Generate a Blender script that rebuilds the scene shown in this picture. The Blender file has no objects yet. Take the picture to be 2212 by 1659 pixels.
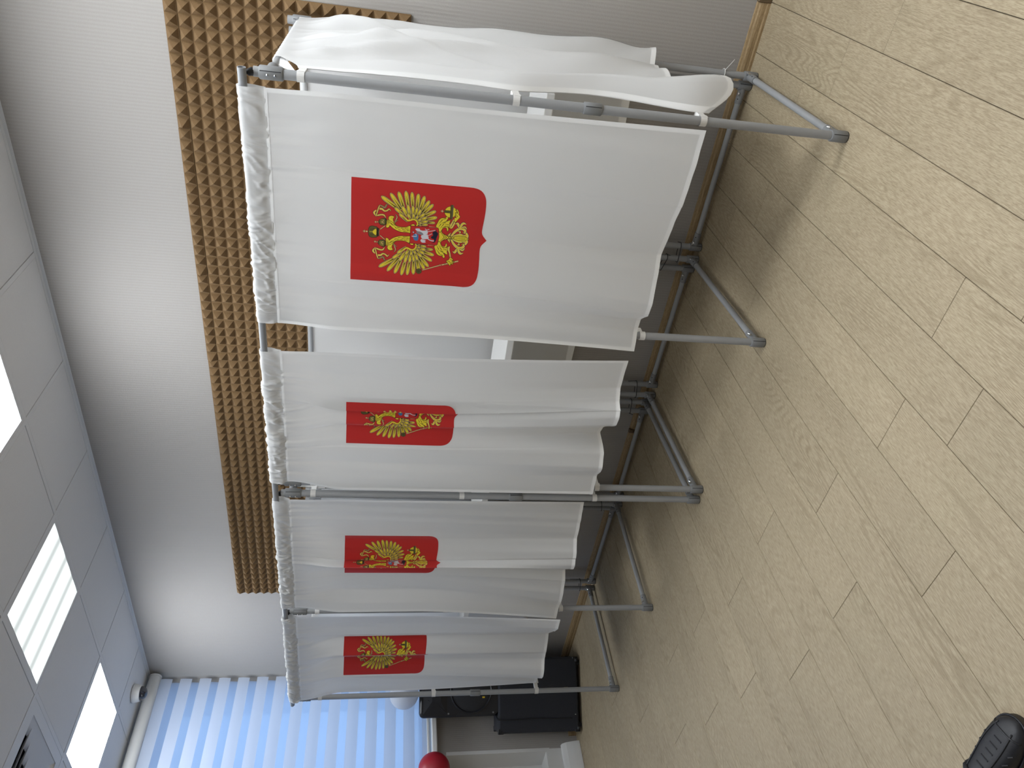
import bpy, math, random
import numpy as np
random.seed(7); rng = np.random.default_rng(7)
scene = bpy.context.scene
col = scene.collection

# ------------------------------------------------------------------ camera
# the photograph was taken in portrait and stored turned on its side: the camera is rolled a quarter turn
YAW, PITCH, ROLL, FPX, CAM_Z = 0.632130764, 0.173443067, 0.043644817, 1586.69, 1.5
_f = np.array([-math.sin(YAW)*math.cos(PITCH), math.cos(YAW)*math.cos(PITCH), -math.sin(PITCH)])
_r = np.array([math.cos(YAW), math.sin(YAW), 0.0]); _u = np.cross(_r, _f)
_c, _s = math.cos(ROLL), math.sin(ROLL)
RGT, DWN = _c*_r + _s*_u, -(-_s*_r + _c*_u)
from mathutils import Matrix, Vector
cam_data = bpy.data.cameras.new('camera'); cam = bpy.data.objects.new('camera', cam_data); col.objects.link(cam)
cam_data.sensor_fit = 'HORIZONTAL'; cam_data.sensor_width = 36.0; cam_data.lens = FPX/2212*36.0
cam_data.clip_start = 0.05; cam_data.clip_end = 200
M = Matrix.Identity(4)
for i in range(3):
    M[i][0], M[i][1], M[i][2] = DWN[i], RGT[i], -_f[i]
M[2][3] = CAM_Z
cam.matrix_world = M
scene.camera = cam

# ------------------------------------------------------------------ world, exposure
world = bpy.data.worlds.new('overcast_sky'); scene.world = world; world.use_nodes = True
bg = world.node_tree.nodes['Background']; bg.inputs[0].default_value = (0.50, 0.70, 1.0, 1); bg.inputs[1].default_value = 1.4
scene.view_settings.view_transform = 'Standard'; scene.view_settings.look = 'None'
scene.view_settings.gamma = 1.0; scene.view_settings.use_curve_mapping = False
scene.view_settings.exposure = 0.0
LAMP = 24.0           # radiance of the ceiling panels
try:
    scene.cycles.use_denoising = True; scene.cycles.denoiser = 'OPENIMAGEDENOISE'
    scene.cycles.max_bounces = 10; scene.cycles.diffuse_bounces = 6; scene.cycles.transparent_max_bounces = 16
    scene.cycles.sample_clamp_indirect = 4.0
except Exception: pass

# measured room, metres: x runs along the booth wall, y into that wall, z up; the camera stands over the origin
WALL_Y, WIN_X, CEIL = 3.222, -5.13, 3.06
BACK_Y, RIGHT_X = -3.4, 3.0

# ------------------------------------------------------------------ helpers
def lin(c):
    return tuple((v/255/12.92 if v/255 <= .04045 else ((v/255+.055)/1.055)**2.4) for v in c)
def ray(px, py):
    u, v = 1659-py-829.5, px-1106
    return RGT*(u/FPX) + DWN*(v/FPX) + _f
def on_z(px, py, z): d = ray(px, py); return d*((z-CAM_Z)/d[2]) + np.array([0, 0, CAM_Z])
def on_y(px, py, y): d = ray(px, py); return d*(y/d[1]) + np.array([0, 0, CAM_Z])
def on_x(px, py, x): d = ray(px, py); return d*(x/d[0]) + np.array([0, 0, CAM_Z])

def new_mat(name):
    m = bpy.data.materials.new(name); m.use_nodes = True
    nt = m.node_tree; p = nt.nodes.get('Principled BSDF'); return m, nt, p
def N(nt, t, **kw):
    n = nt.nodes.new(t)
    for k, v in kw.items():
        if k.startswith('i_'):
            key = k[2:]; key = int(key) if key.isdigit() else key.replace('_', ' ')
            n.inputs[key].default_value = v
        else: setattr(n, k, v)
    return n
def simple(name, rgb, rough=.6, metal=0., noise=0., nscale=40., bump=0., coat=0.):
    m, nt, p = new_mat(name)
    c = (*rgb, 1); p.inputs['Base Color'].default_value = c
    p.inputs['Roughness'].default_value = rough; p.inputs['Metallic'].default_value = metal
    if coat: p.inputs['Coat Weight'].default_value = coat
    if noise or bump:
        tc = N(nt, 'ShaderNodeTexCoord'); nz = N(nt, 'ShaderNodeTexNoise', i_Scale=nscale, i_Detail=4.)
        nt.links.new(tc.outputs['Object'], nz.inputs['Vector'])
        if noise:
            mx = N(nt, 'ShaderNodeMix', data_type='RGBA')
            mx.inputs[6].default_value = tuple(max(0, v*(1-noise)) for v in rgb)+(1,)
            mx.inputs[7].default_value = tuple(min(1, v*(1+noise)) for v in rgb)+(1,)
            nt.links.new(nz.outputs['Fac'], mx.inputs[0]); nt.links.new(mx.outputs[2], p.inputs['Base Color'])
        if bump:
            b = N(nt, 'ShaderNodeBump', i_Strength=bump, i_Distance=.002)
            nt.links.new(nz.outputs['Fac'], b.inputs['Height']); nt.links.new(b.outputs[0], p.inputs['Normal'])
    return m

def link(o): col.objects.link(o); return o
def empty(name, loc, **props):
    o = link(bpy.data.objects.new(name, None)); o.location = loc; o.empty_display_size = .05
    tag(o, **props); return o
def tag(o, label=None, cat=None, group=None, kind=None):
    if label: o['label'] = label
    if cat: o['category'] = cat
    if group: o['group'] = group
    if kind: o['kind'] = kind
    return o
def world_loc(o):
    l = Vector(o.location)
    while o.parent: o = o.parent; l += Vector(o.location)
    return l
def obj(name, verts, faces, mat, parent=None, smooth=False, origin=None, **props):
    v = np.asarray(verts, float).reshape(-1, 3)
    if origin is None:
        lo, hi = v.min(0), v.max(0)
        origin = (lo+hi)/2; origin = np.array([origin[0], origin[1], lo[2]])
    origin = np.asarray(origin, float)
    me = bpy.data.meshes.new(name)
    me.from_pydata((v-origin).tolist(), [], faces if isinstance(faces, list) else np.asarray(faces).tolist())
    if mat is not None: me.materials.append(mat)
    if smooth: me.polygons.foreach_set('use_smooth', [True]*len(me.polygons))
    me.update()
    o = link(bpy.data.objects.new(name, me))
    if parent is not None:
        o.parent = parent; o.location = Vector(origin) - world_loc(parent)
    else: o.location = origin
    tag(o, **props); return o
class MB:
    """collects simple solids into one mesh"""
    def __init__(s): s.v = []; s.f = []
    def add(s, v, f):
        n = len(s.v); s.v += [tuple(map(float, p)) for p in v]; s.f += [tuple(i+n for i in q) for q in f]; return s
    def box(s, lo, hi, bev=0.):
        x0, y0, z0 = lo; x1, y1, z1 = hi
        if bev <= 0:
            return s.add([(x0,y0,z0),(x1,y0,z0),(x1,y1,z0),(x0,y1,z0),(x0,y0,z1),(x1,y0,z1),(x1,y1,z1),(x0,y1,z1)],
                [(0,3,2,1),(4,5,6,7),(0,1,5,4),(1,2,6,5),(2,3,7,6),(3,0,4,7)])
        b = bev; v = []; idx = {}
        for ix in (0, 1):
            for iy in (0, 1):
                for iz in (0, 1):
                    c = ((x0, x1)[ix], (y0, y1)[iy], (z0, z1)[iz]); sg = (1-2*ix, 1-2*iy, 1-2*iz)
                    for a in range(3):
                        p = [c[k] + (0 if k == a else sg[k]*b) for k in range(3)]
                        idx[ix, iy, iz, a] = len(v); v.append(p)
        g = lambda ix, iy, iz, a: idx[ix, iy, iz, a]
        f = []
        for k in (0, 1):
            q = [g(k,0,0,0), g(k,1,0,0), g(k,1,1,0), g(k,0,1,0)]; f.append(q if k else q[::-1])
            q = [g(0,k,0,1), g(0,k,1,1), g(1,k,1,1), g(1,k,0,1)]; f.append(q if k else q[::-1])
            q = [g(0,0,k,2), g(1,0,k,2), g(1,1,k,2), g(0,1,k,2)]; f.append(q if k else q[::-1])
        for a in (0, 1):
            for b2 in (0, 1):
                f.append([g(0,a,b2,1), g(1,a,b2,1), g(1,a,b2,2), g(0,a,b2,2)])
                f.append([g(a,0,b2,0), g(a,1,b2,0), g(a,1,b2,2), g(a,0,b2,2)])
                f.append([g(a,b2,0,0), g(a,b2,1,0), g(a,b2,1,1), g(a,b2,0,1)])
        for ix in (0, 1):
            for iy in (0, 1):
                for iz in (0, 1): f.append([g(ix,iy,iz,0), g(ix,iy,iz,1), g(ix,iy,iz,2)])
        return s.add(v, f)
    def tube(s, p0, p1, r, n=18, r1=None, hollow=0.):
        p0 = np.array(p0, float); p1 = np.array(p1, float); r1 = r if r1 is None else r1
        d = p1-p0; d /= np.linalg.norm(d); a = np.array([0, 0, 1.]) if abs(d[2]) < .9 else np.array([1., 0, 0])
        e = np.cross(d, a); e /= np.linalg.norm(e); g = np.cross(d, e)
        an = np.arange(n)*2*math.pi/n; ring = np.outer(np.cos(an), e) + np.outer(np.sin(an), g)
        v = [*(p0+ring*r), *(p1+ring*r1)]
        f = [(i, (i+1) % n, n+(i+1) % n, n+i) for i in range(n)]
        if hollow:
            v += [*(p0+ring*hollow), *(p1+ring*hollow)]
            f += [(i, 2*n+i, 2*n+(i+1) % n, (i+1) % n) for i in range(n)]
            f += [(n+i, n+(i+1) % n, 3*n+(i+1) % n, 3*n+i) for i in range(n)]
            f += [(2*n+i, 3*n+i, 3*n+(i+1) % n, 2*n+(i+1) % n) for i in range(n)]
        else: f += [tuple(range(n-1, -1, -1)), tuple(range(n, 2*n))]
        return s.add(v, f)
    def path(s, pts, r, n=8, closed=False):
        P = np.array(pts, float); k = len(P); v = []; f = []
        for i in range(k):
            t = P[(i+1) % k]-P[i-1] if (closed or 0 < i < k-1) else (P[1]-P[0] if i == 0 else P[-1]-P[-2])
            t /= np.linalg.norm(t)+1e-9; a = np.array([0, 0, 1.]) if abs(t[2]) < .9 else np.array([1., 0, 0])
            e = np.cross(t, a); e /= np.linalg.norm(e); g = np.cross(t, e)
            rr = r[i] if hasattr(r, '__len__') else r
            for j in range(n):
                w = 2*math.pi*j/n; v.append(P[i] + (e*math.cos(w)+g*math.sin(w))*rr)
        for i in range(k if closed else k-1):
            for j in range(n):
                a0 = i*n+j; a1 = i*n+(j+1) % n; b0 = ((i+1) % k)*n+j; b1 = ((i+1) % k)*n+(j+1) % n
                f.append((a0, a1, b1, b0))
        if not closed: f += [tuple(range(n-1, -1, -1)), tuple(range((k-1)*n, k*n))]
        return s.add(v, f)
    def lathe(s, c, prof, n=32, axis=(0, 0, 1)):
        """prof: (radius, height along axis)"""
        d = np.array(axis, float); d /= np.linalg.norm(d); a = np.array([0, 0, 1.]) if abs(d[2]) < .9 else np.array([1., 0, 0])
        e = np.cross(a, d); e /= np.linalg.norm(e); g = np.cross(d, e); c = np.array(c, float); v = []; f = []
        for rr, h in prof:
            for j in range(n):
                w = 2*math.pi*j/n; v.append(c+d*h+(e*math.cos(w)+g*math.sin(w))*max(rr, 1e-5))
        for i in range(len(prof)-1):
            for j in range(n): f.append((i*n+j, i*n+(j+1) % n, (i+1)*n+(j+1) % n, (i+1)*n+j))
        return s.add(v, f)
    def prism(s, poly, z0, z1):
        n = len(poly); v = [(x, y, z0) for x, y in poly]+[(x, y, z1) for x, y in poly]
        return s.add(v, [tuple(range(n-1, -1, -1)), tuple(range(n, 2*n))]+[(i, (i+1) % n, n+(i+1) % n, n+i) for i in range(n)])
    def build(s, name, mat, parent=None, smooth=False, origin=None, **props):
        o = obj(name, s.v, s.f, mat, parent, smooth, origin, **props)
        if smooth == 'auto': autosmooth(o)
        return o
def autosmooth(o, ang=40):
    me = o.data
    me.polygons.foreach_set('use_smooth', [True]*len(me.polygons))
    me.set_sharp_from_angle(angle=math.radians(ang))
def grid_faces(nu, nv):
    i = np.arange(nu-1)[:, None]*nv + np.arange(nv-1)[None, :]
    return np.stack([i, i+1, i+nv+1, i+nv], -1).reshape(-1, 4)
def vnoise(x, seed=0):
    """smooth 1-D value noise, -1..1"""
    x = np.asarray(x, float); r = np.random.default_rng(seed).uniform(-1, 1, 4096)
    i = np.floor(x).astype(int); t = x-i; t = t*t*(3-2*t)
    return r[i % 4096]*(1-t)+r[(i+1) % 4096]*t
def vnoise2(x, y, seed=0):
    x = np.asarray(x, float); y = np.asarray(y, float); r = np.random.default_rng(seed).uniform(-1, 1, (256, 256))
    i = np.floor(x).astype(int); j = np.floor(y).astype(int); t = x-i; w = y-j; t = t*t*(3-2*t); w = w*w*(3-2*w)
    a = r[i % 256, j % 256]*(1-t)+r[(i+1) % 256, j % 256]*t; b = r[i % 256, (j+1) % 256]*(1-t)+r[(i+1) % 256, (j+1) % 256]*t
    return a*(1-w)+b*w
def sstep(t): t = np.clip(t, 0, 1); return t*t*(3-2*t)

# ------------------------------------------------------------------ materials
def wallpaper(name, axis):
    """grey-beige embossed wallpaper with fine upright ribs; axis: which world axis runs across the ribs"""
    m, nt, p = new_mat(name); p.inputs['Roughness'].default_value = .75
    geo = N(nt, 'ShaderNodeNewGeometry'); sep = N(nt, 'ShaderNodeSeparateXYZ'); nt.links.new(geo.outputs['Position'], sep.inputs[0])
    wv = N(nt, 'ShaderNodeMath', operation='MULTIPLY'); wv.inputs[1].default_value = 2*math.pi/.0145
    nt.links.new(sep.outputs[axis], wv.inputs[0])
    nz = N(nt, 'ShaderNodeTexNoise', i_Scale=230., i_Detail=2.); nt.links.new(geo.outputs['Position'], nz.inputs['Vector'])
    ad = N(nt, 'ShaderNodeMath', operation='MULTIPLY_ADD'); ad.inputs[1].default_value = 5.; nt.links.new(nz.outputs['Fac'], ad.inputs[0]); nt.links.new(wv.outputs[0], ad.inputs[2])
    sn = N(nt, 'ShaderNodeMath', operation='SINE'); nt.links.new(ad.outputs[0], sn.inputs[0])
    mr = N(nt, 'ShaderNodeMapRange'); mr.inputs[1].default_value = -1; nt.links.new(sn.outputs[0], mr.inputs[0])
    n2 = N(nt, 'ShaderNodeTexNoise', i_Scale=3.); nt.links.new(geo.outputs['Position'], n2.inputs['Vector'])
    mx = N(nt, 'ShaderNodeMix', data_type='RGBA'); mx.inputs[6].default_value = (.362, .341, .318, 1); mx.inputs[7].default_value = (.386, .365, .342, 1)
    nt.links.new(mr.outputs[0], mx.inputs[0]); nt.links.new(mx.outputs[2], p.inputs['Base Color'])
    b = N(nt, 'ShaderNodeBump', i_Strength=.35, i_Distance=.0016); nt.links.new(mr.outputs[0], b.inputs['Height']); nt.links.new(b.outputs[0], p.inputs['Normal'])
    return m
def wood(name, ca, cb, cc, along='Y', scale=1., rough=.55, rand=True):
    """oak: straight grain plus cathedral figure, offset for every board"""
    m, nt, p = new_mat(name); p.inputs['Roughness'].default_value = rough; p.inputs['Specular IOR Level'].default_value = .35
    tc = N(nt, 'ShaderNodeTexCoord'); oi = N(nt, 'ShaderNodeObjectInfo')
    off = N(nt, 'ShaderNodeVectorMath', operation='SCALE'); off.inputs[0].default_value = (37., 91., 13.); nt.links.new(oi.outputs['Random'], off.inputs['Scale'])
    ad = N(nt, 'ShaderNodeVectorMath', operation='ADD'); nt.links.new(tc.outputs['Object'], ad.inputs[0]); nt.links.new(off.outputs[0], ad.inputs[1])
    k = {'Y': (1, .10, 1), 'X': (.10, 1, 1)}[along]
    mp = N(nt, 'ShaderNodeMapping'); mp.inputs['Scale'].default_value = tuple(v*scale for v in k); nt.links.new(ad.outputs[0], mp.inputs[0])
    # slow field whose level lines make the figure, showing in patches only
    fld = N(nt, 'ShaderNodeTexNoise', i_Scale=5.0, i_Detail=2.5, i_Roughness=.45); nt.links.new(mp.outputs[0], fld.inputs['Vector'])
    mu = N(nt, 'ShaderNodeMath', operation='MULTIPLY'); mu.inputs[1].default_value = 330.; nt.links.new(fld.outputs['Fac'], mu.inputs[0])
    sn = N(nt, 'ShaderNodeMath', operation='SINE'); nt.links.new(mu.outputs[0], sn.inputs[0])
    rg = N(nt, 'ShaderNodeMapRange'); rg.inputs[1].default_value = -.2; rg.inputs[2].default_value = 1.; nt.links.new(sn.outputs[0], rg.inputs[0])
    pat = N(nt, 'ShaderNodeTexNoise', i_Scale=7., i_Detail=1.); mp3 = N(nt, 'ShaderNodeMapping'); mp3.inputs['Scale'].default_value = tuple({'Y': (1, .3, 1), 'X': (.3, 1, 1)}[along][i]*scale for i in range(3))
    nt.links.new(ad.outputs[0], mp3.inputs[0]); nt.links.new(mp3.outputs[0], pat.inputs['Vector'])
    pm = N(nt, 'ShaderNodeMapRange'); pm.inputs[1].default_value = .42; pm.inputs[2].default_value = .68; pm.inputs[3].default_value = .06; pm.inputs[4].default_value = .48; nt.links.new(pat.outputs['Fac'], pm.inputs[0])
    fg = N(nt, 'ShaderNodeMath', operation='MULTIPLY'); nt.links.new(rg.outputs[0], fg.inputs[0]); nt.links.new(pm.outputs[0], fg.inputs[1])
    # short pores along the board
    mp2 = N(nt, 'ShaderNodeMapping'); mp2.inputs['Scale'].default_value = tuple({'Y': (1, .085, 1), 'X': (.085, 1, 1)}[along][i]*scale for i in range(3)); nt.links.new(ad.outputs[0], mp2.inputs[0])
    po = N(nt, 'ShaderNodeTexNoise', i_Scale=480., i_Detail=3., i_Roughness=.65); nt.links.new(mp2.outputs[0], po.inputs['Vector'])
    tone = N(nt, 'ShaderNodeTexNoise', i_Scale=10., i_Detail=2.); nt.links.new(mp3.outputs[0], tone.inputs['Vector'])
    cr = N(nt, 'ShaderNodeMapRange'); cr.inputs[1].default_value = .36; cr.inputs[2].default_value = .60; nt.links.new(po.outputs['Fac'], cr.inputs[0])
    m1 = N(nt, 'ShaderNodeMix', data_type='RGBA'); m1.inputs[6].default_value = (*ca, 1); m1.inputs[7].default_value = (*cb, 1); nt.links.new(cr.outputs[0], m1.inputs[0])
    m2 = N(nt, 'ShaderNodeMix', data_type='RGBA'); m2.inputs[7].default_value = (*cc, 1); nt.links.new(fg.outputs[0], m2.inputs[0]); nt.links.new(m1.outputs[2], m2.inputs[6])
    hs = N(nt, 'ShaderNodeHueSaturation'); nt.links.new(m2.outputs[2], hs.inputs['Color'])
    vr = N(nt, 'ShaderNodeMapRange'); vr.inputs[3].default_value = .90; vr.inputs[4].default_value = 1.07
    ar = N(nt, 'ShaderNodeMath', operation='ADD'); nt.links.new(oi.outputs['Random'], ar.inputs[0]); nt.links.new(tone.outputs['Fac'], ar.inputs[1])
    hf = N(nt, 'ShaderNodeMath', operation='MULTIPLY'); hf.inputs[1].default_value = .5; nt.links.new(ar.outputs[0], hf.inputs[0]); nt.links.new(hf.outputs[0], vr.inputs[0]); nt.links.new(vr.outputs[0], hs.inputs['Value'])
    nt.links.new(hs.outputs[0], p.inputs['Base Color'])
    b = N(nt, 'ShaderNodeBump', i_Strength=.12, i_Distance=.0008); nt.links.new(po.outputs['Fac'], b.inputs['Height']); nt.links.new(b.outputs[0], p.inputs['Normal'])
    return m
def cloth(name, rgb, trans=.40, attr=None, weave=True):
    m, nt, p = new_mat(name); nt.nodes.remove(p); out = nt.nodes['Material Output']
    df = N(nt, 'ShaderNodeBsdfPrincipled'); df.inputs['Roughness'].default_value = .42; df.inputs['Specular IOR Level'].default_value = .5
    df.inputs['Sheen Weight'].default_value = .15
    tr = N(nt, 'ShaderNodeBsdfTranslucent'); mx = N(nt, 'ShaderNodeMixShader'); mx.inputs[0].default_value = trans
    df.inputs['Base Color'].default_value = (*rgb, 1); tr.inputs[0].default_value = (*rgb, 1)
    if attr:
        at = N(nt, 'ShaderNodeAttribute', attribute_name=attr)
        nt.links.new(at.outputs['Color'], df.inputs['Base Color']); nt.links.new(at.outputs['Color'], tr.inputs[0])
    if weave:
        tc = N(nt, 'ShaderNodeTexCoord'); nz = N(nt, 'ShaderNodeTexNoise', i_Scale=900., i_Detail=1.); nt.links.new(tc.outputs['Object'], nz.inputs['Vector'])
        b = N(nt, 'ShaderNodeBump', i_Strength=.05, i_Distance=.0005); nt.links.new(nz.outputs['Fac'], b.inputs['Height']); nt.links.new(b.outputs[0], df.inputs['Normal'])
    nt.links.new(df.outputs[0], mx.inputs[1]); nt.links.new(tr.outputs[0], mx.inputs[2]); nt.links.new(mx.outputs[0], out.inputs[0])
    return m
def emitter(name, rgb, strength, tubes=False):
    m, nt, p = new_mat(name); nt.nodes.remove(p); out = nt.nodes['Material Output']
    e = N(nt, 'ShaderNodeEmission'); e.inputs[0].default_value = (*rgb, 1); e.inputs[1].default_value = strength
    if tubes:
        tc = N(nt, 'ShaderNodeTexCoord'); sp = N(nt, 'ShaderNodeSeparateXYZ'); nt.links.new(tc.outputs['Object'], sp.inputs[0])
        a = N(nt, 'ShaderNodeMath', operation='MULTIPLY'); a.inputs[1].default_value = 2*math.pi/.145; nt.links.new(sp.outputs[0], a.inputs[0])
        c = N(nt, 'ShaderNodeMath', operation='COSINE'); nt.links.new(a.outputs[0], c.inputs[0])
        r = N(nt, 'ShaderNodeMapRange'); r.inputs[1].default_value = -1; r.inputs[3].default_value = .70; r.inputs[4].default_value = 2.4
        nt.links.new(c.outputs[0], r.inputs[0]); nt.links.new(r.outputs[0], e.inputs[1])
    nt.links.new(e.outputs[0], out.inputs[0]); return m

MAT = dict(
    wall=wallpaper('ribbed_wallpaper', 0), wallw=wallpaper('ribbed_wallpaper_window_side', 1),
    floor=wood('oak_laminate', (.285, .224, .143), (.415, .343, .232), (.215, .164, .098)),
    base=wood('oak_skirting', (.26, .175, .085), (.42, .30, .165), (.20, .13, .06), along='X', scale=1.6, rough=.5),
    screed=simple('dark_joint', (.07, .055, .04), .9),
    foam=simple('brown_foam', (.180, .108, .047), .95, noise=.22, nscale=260., bump=.5),
    tile=simple('ceiling_tile', (.74, .745, .76), .9, noise=.03, nscale=120., bump=.15),
    bar=simple('grid_bar', (.72, .73, .75), .55), plenum=simple('dark_plenum', (.03, .03, .035), .9),
    grey=simple('grey_lacquered_tube', (.315, .322, .33), .42, noise=.02, nscale=60.),
    greyd=simple('dark_grey_plastic', (.215, .22, .225), .5, noise=.03), rubber=simple('black_rubber', (.012, .012, .016), .6),
    alu=simple('ribbed_grey_pipe', (.27, .28, .295), .4), steel=simple('bright_steel', (.75, .75, .75), .25, 1.),
    velcro=simple('white_velcro', (.72, .71, .69), .9, noise=.06, nscale=500., bump=.4), white=simple('white_board', (.82, .815, .80), .45),
    pvc=simple('white_plastic', (.72, .72, .71), .4), cloth=cloth('white_satin', (.83, .83, .825)), hem=cloth('white_hem', (.88, .88, .875), .06),
    print=cloth('printed_satin', (1, 1, 1), .22, attr='Col'), black=simple('black_cable_tie', (.01, .01, .012), .5),
    carpet=simple('dark_felt', (.032, .034, .042), 1., noise=.55, nscale=420., bump=.8), plastic=simple('black_plastic', (.014, .015, .02), .38),
    grille=simple('black_grille', (.02, .022, .028), .55, noise=.3, nscale=300.), yellow=simple('yellow_sticker', (.75, .52, .03), .5),
    red=simple('red_rubber', (.36, .006, .02), .45), wballoon=cloth('white_rubber', (.82, .85, .9), .45, weave=False),
    leather=simple('black_leather', (.012, .0125, .016), .5, noise=.35, nscale=60., bump=.5), sole=simple('dark_sole', (.035, .028, .02), .7, noise=.3),
    sock=simple('grey_sock', (.35, .36, .36), .95, bump=.5, nscale=300.), glassdark=simple('dark_glass', (.008, .01, .02), .06, coat=1.),
    opaque=cloth('blind_fabric', (.78, .81, .88), .62), sheer=None)
m, nt, p = new_mat('sheer_blind_mesh'); nt.nodes.remove(p)
a = N(nt, 'ShaderNodeBsdfTranslucent'); a.inputs[0].default_value = (.82, .88, 1, 1); b = N(nt, 'ShaderNodeBsdfTransparent'); b.inputs[0].default_value = (.92, .95, 1, 1)
x = N(nt, 'ShaderNodeMixShader'); x.inputs[0].default_value = .36; nt.links.new(a.outputs[0], x.inputs[1]); nt.links.new(b.outputs[0], x.inputs[2]); nt.links.new(x.outputs[0], nt.nodes['Material Output'].inputs[0])
MAT['sheer'] = m
m, nt, p = new_mat('window_glass'); nt.nodes.remove(p)
a = N(nt, 'ShaderNodeBsdfTransparent'); a.inputs[0].default_value = (.93, .96, .97, 1); b = N(nt, 'ShaderNodeBsdfGlossy'); b.inputs['Roughness'].default_value = .02
x = N(nt, 'ShaderNodeMixShader'); x.inputs[0].default_value = .06; nt.links.new(a.outputs[0], x.inputs[1]); nt.links.new(b.outputs[0], x.inputs[2]); nt.links.new(x.outputs[0], nt.nodes['Material Output'].inputs[0])
MAT['glass'] = m
MAT['lamptube'] = emitter('lit_tube_diffuser', (.93, 1, .99), LAMP, tubes=True)
lamp_mats = {}
def lamp_mat(k):
    if k not in lamp_mats: lamp_mats[k] = emitter('lit_diffuser', (.91, .958, 1.0), LAMP*k)
    return lamp_mats[k]

# ================================================================== the room
def struct(mb, name, mat, **kw): return mb.build(name, mat, kind='structure', **kw)
T = .12
# booth wall, window wall with its opening and radiator niche, the two unseen walls
struct(MB().box((WIN_X-.5, WALL_Y, -.05), (RIGHT_X+T, WALL_Y+T, 3.3)), 'wall_booths', MAT['wall'])
WY0, WY1, WZ0, WZ1 = -.35, 3.17, 1.06, 2.96          # window opening
NY0, NY1, NZ0, NZ1 = .75, 2.585, .235, .955          # radiator niche under the sill
w = MB(); X0, X1 = WIN_X-.42, WIN_X
w.box((X0, BACK_Y-T, -.05), (X1, WY0, 3.3)).box((X0, WY1, -.05), (X1, WALL_Y, 3.3)).box((X0, WY0, WZ1), (X1, WY1, 3.3))
w.box((X0, WY0, -.05), (X1, NY0, WZ0)).box((X0, NY1, -.05), (X1, WY1, WZ0)).box((X0, NY0, -.05), (X1, NY1, NZ0)).box((X0, NY0, NZ1), (X1, NY1, WZ0)).box((X0, NY0, NZ0), (X1-.20, NY1, NZ1))
struct(w, 'wall_windows', MAT['wallw'])
struct(MB().box((RIGHT_X, BACK_Y-T, -.05), (RIGHT_X+T, WALL_Y, 3.3)), 'wall_right', MAT['wallw'])
struct(MB().box((WIN_X, BACK_Y-T, -.05), (RIGHT_X, BACK_Y, 3.3)), 'wall_back', MAT['wall'])

# ---- floor: a dark bed with every laminate board laid on it
floor = struct(MB().box((WIN_X-.1, BACK_Y-.1, -.06), (RIGHT_X+.1, WALL_Y+.05, -.0105)), 'floor', MAT['screed'])
PW, PL = .1929, 1.3835
JOINT = {-1: 2.321, 0: 2.531, 1: 2.737, 2: 2.956, 3: 2.723, 4: 2.93, 5: 2.525, 6: 1.641, 7: 1.349, 8: 1.839, 9: 1.365, 10: 1.834, 11: 1.52, 12: 1.965, 13: 1.62, 14: 2.04}
cache = {}
def plank_mesh(w_, l_):
    key = (round(w_, 4), round(l_, 4))
    if key not in cache:
        mb = MB().box((-w_/2, -l_/2, -.010), (w_/2, l_/2, 0), .0011)
        me = bpy.data.meshes.new('plank'); me.from_pydata(mb.v, [], mb.f); me.materials.append(MAT['floor']); cache[key] = me
    return cache[key]
k = math.floor((-.352-RIGHT_X)/PW)
while -.352-k*PW > WIN_X:
    x1, x0 = min(-.352-k*PW, RIGHT_X), max(-.352-(k+1)*PW, WIN_X)
    j = JOINT.get(k, (k*.617*PL) % PL)
    while j > BACK_Y: j -= PL
    while j < WALL_Y:
        y0, y1 = max(j, BACK_Y), min(j+PL, WALL_Y)
        if y1-y0 > .03 and x1-x0 > .02:
            o = link(bpy.data.objects.new('plank', plank_mesh(x1-x0-.0018, y1-y0-.0012)))
            o.parent = floor; o.location = Vector(((x0+x1)/2, (y0+y1)/2, 0)) - Vector(floor.location)
        j += PL
    k += 1

# ---- skirting boards
def skirting(name, a, b, mat, h=.056):
    a = np.array(a, float); b = np.array(b, float); d = (b-a)/np.linalg.norm(b-a); n = np.array([d[1], -d[0]])   # n points into the room
    prof = [(0, 0), (.017, 0), (.017, .010), (.0145, .016), (.0145, .030), (.012, .040), (.008, .046), (.006, h-.003), (.004, h), (0, h)]
    v = []
    for q in (a, b):
        for o_, z in prof: v.append((*(q+n*o_), z))
    m_ = len(prof); f = [(i, (i+1) % m_, m_+(i+1) % m_, m_+i) for i in range(m_)]+[tuple(range(m_-1, -1, -1)), tuple(range(m_, 2*m_))]
    return obj(name, v, f, mat, kind='structure')
bbd = skirting('baseboard_booths', (WIN_X+.012, WALL_Y), (RIGHT_X, WALL_Y), MAT['base'])
capm = simple('brown_skirting_cap', (.13, .085, .045), .6)
for cx in (-.345, -2.655):
    MB().box((cx-.013, WALL_Y-.0205, .0), (cx+.013, WALL_Y, .0585), .003).build('corner_cap', capm, bbd)
skirting('baseboard_windows', (WIN_X, NY1+.10), (WIN_X, WALL_Y-.012), MAT['base'])

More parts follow.
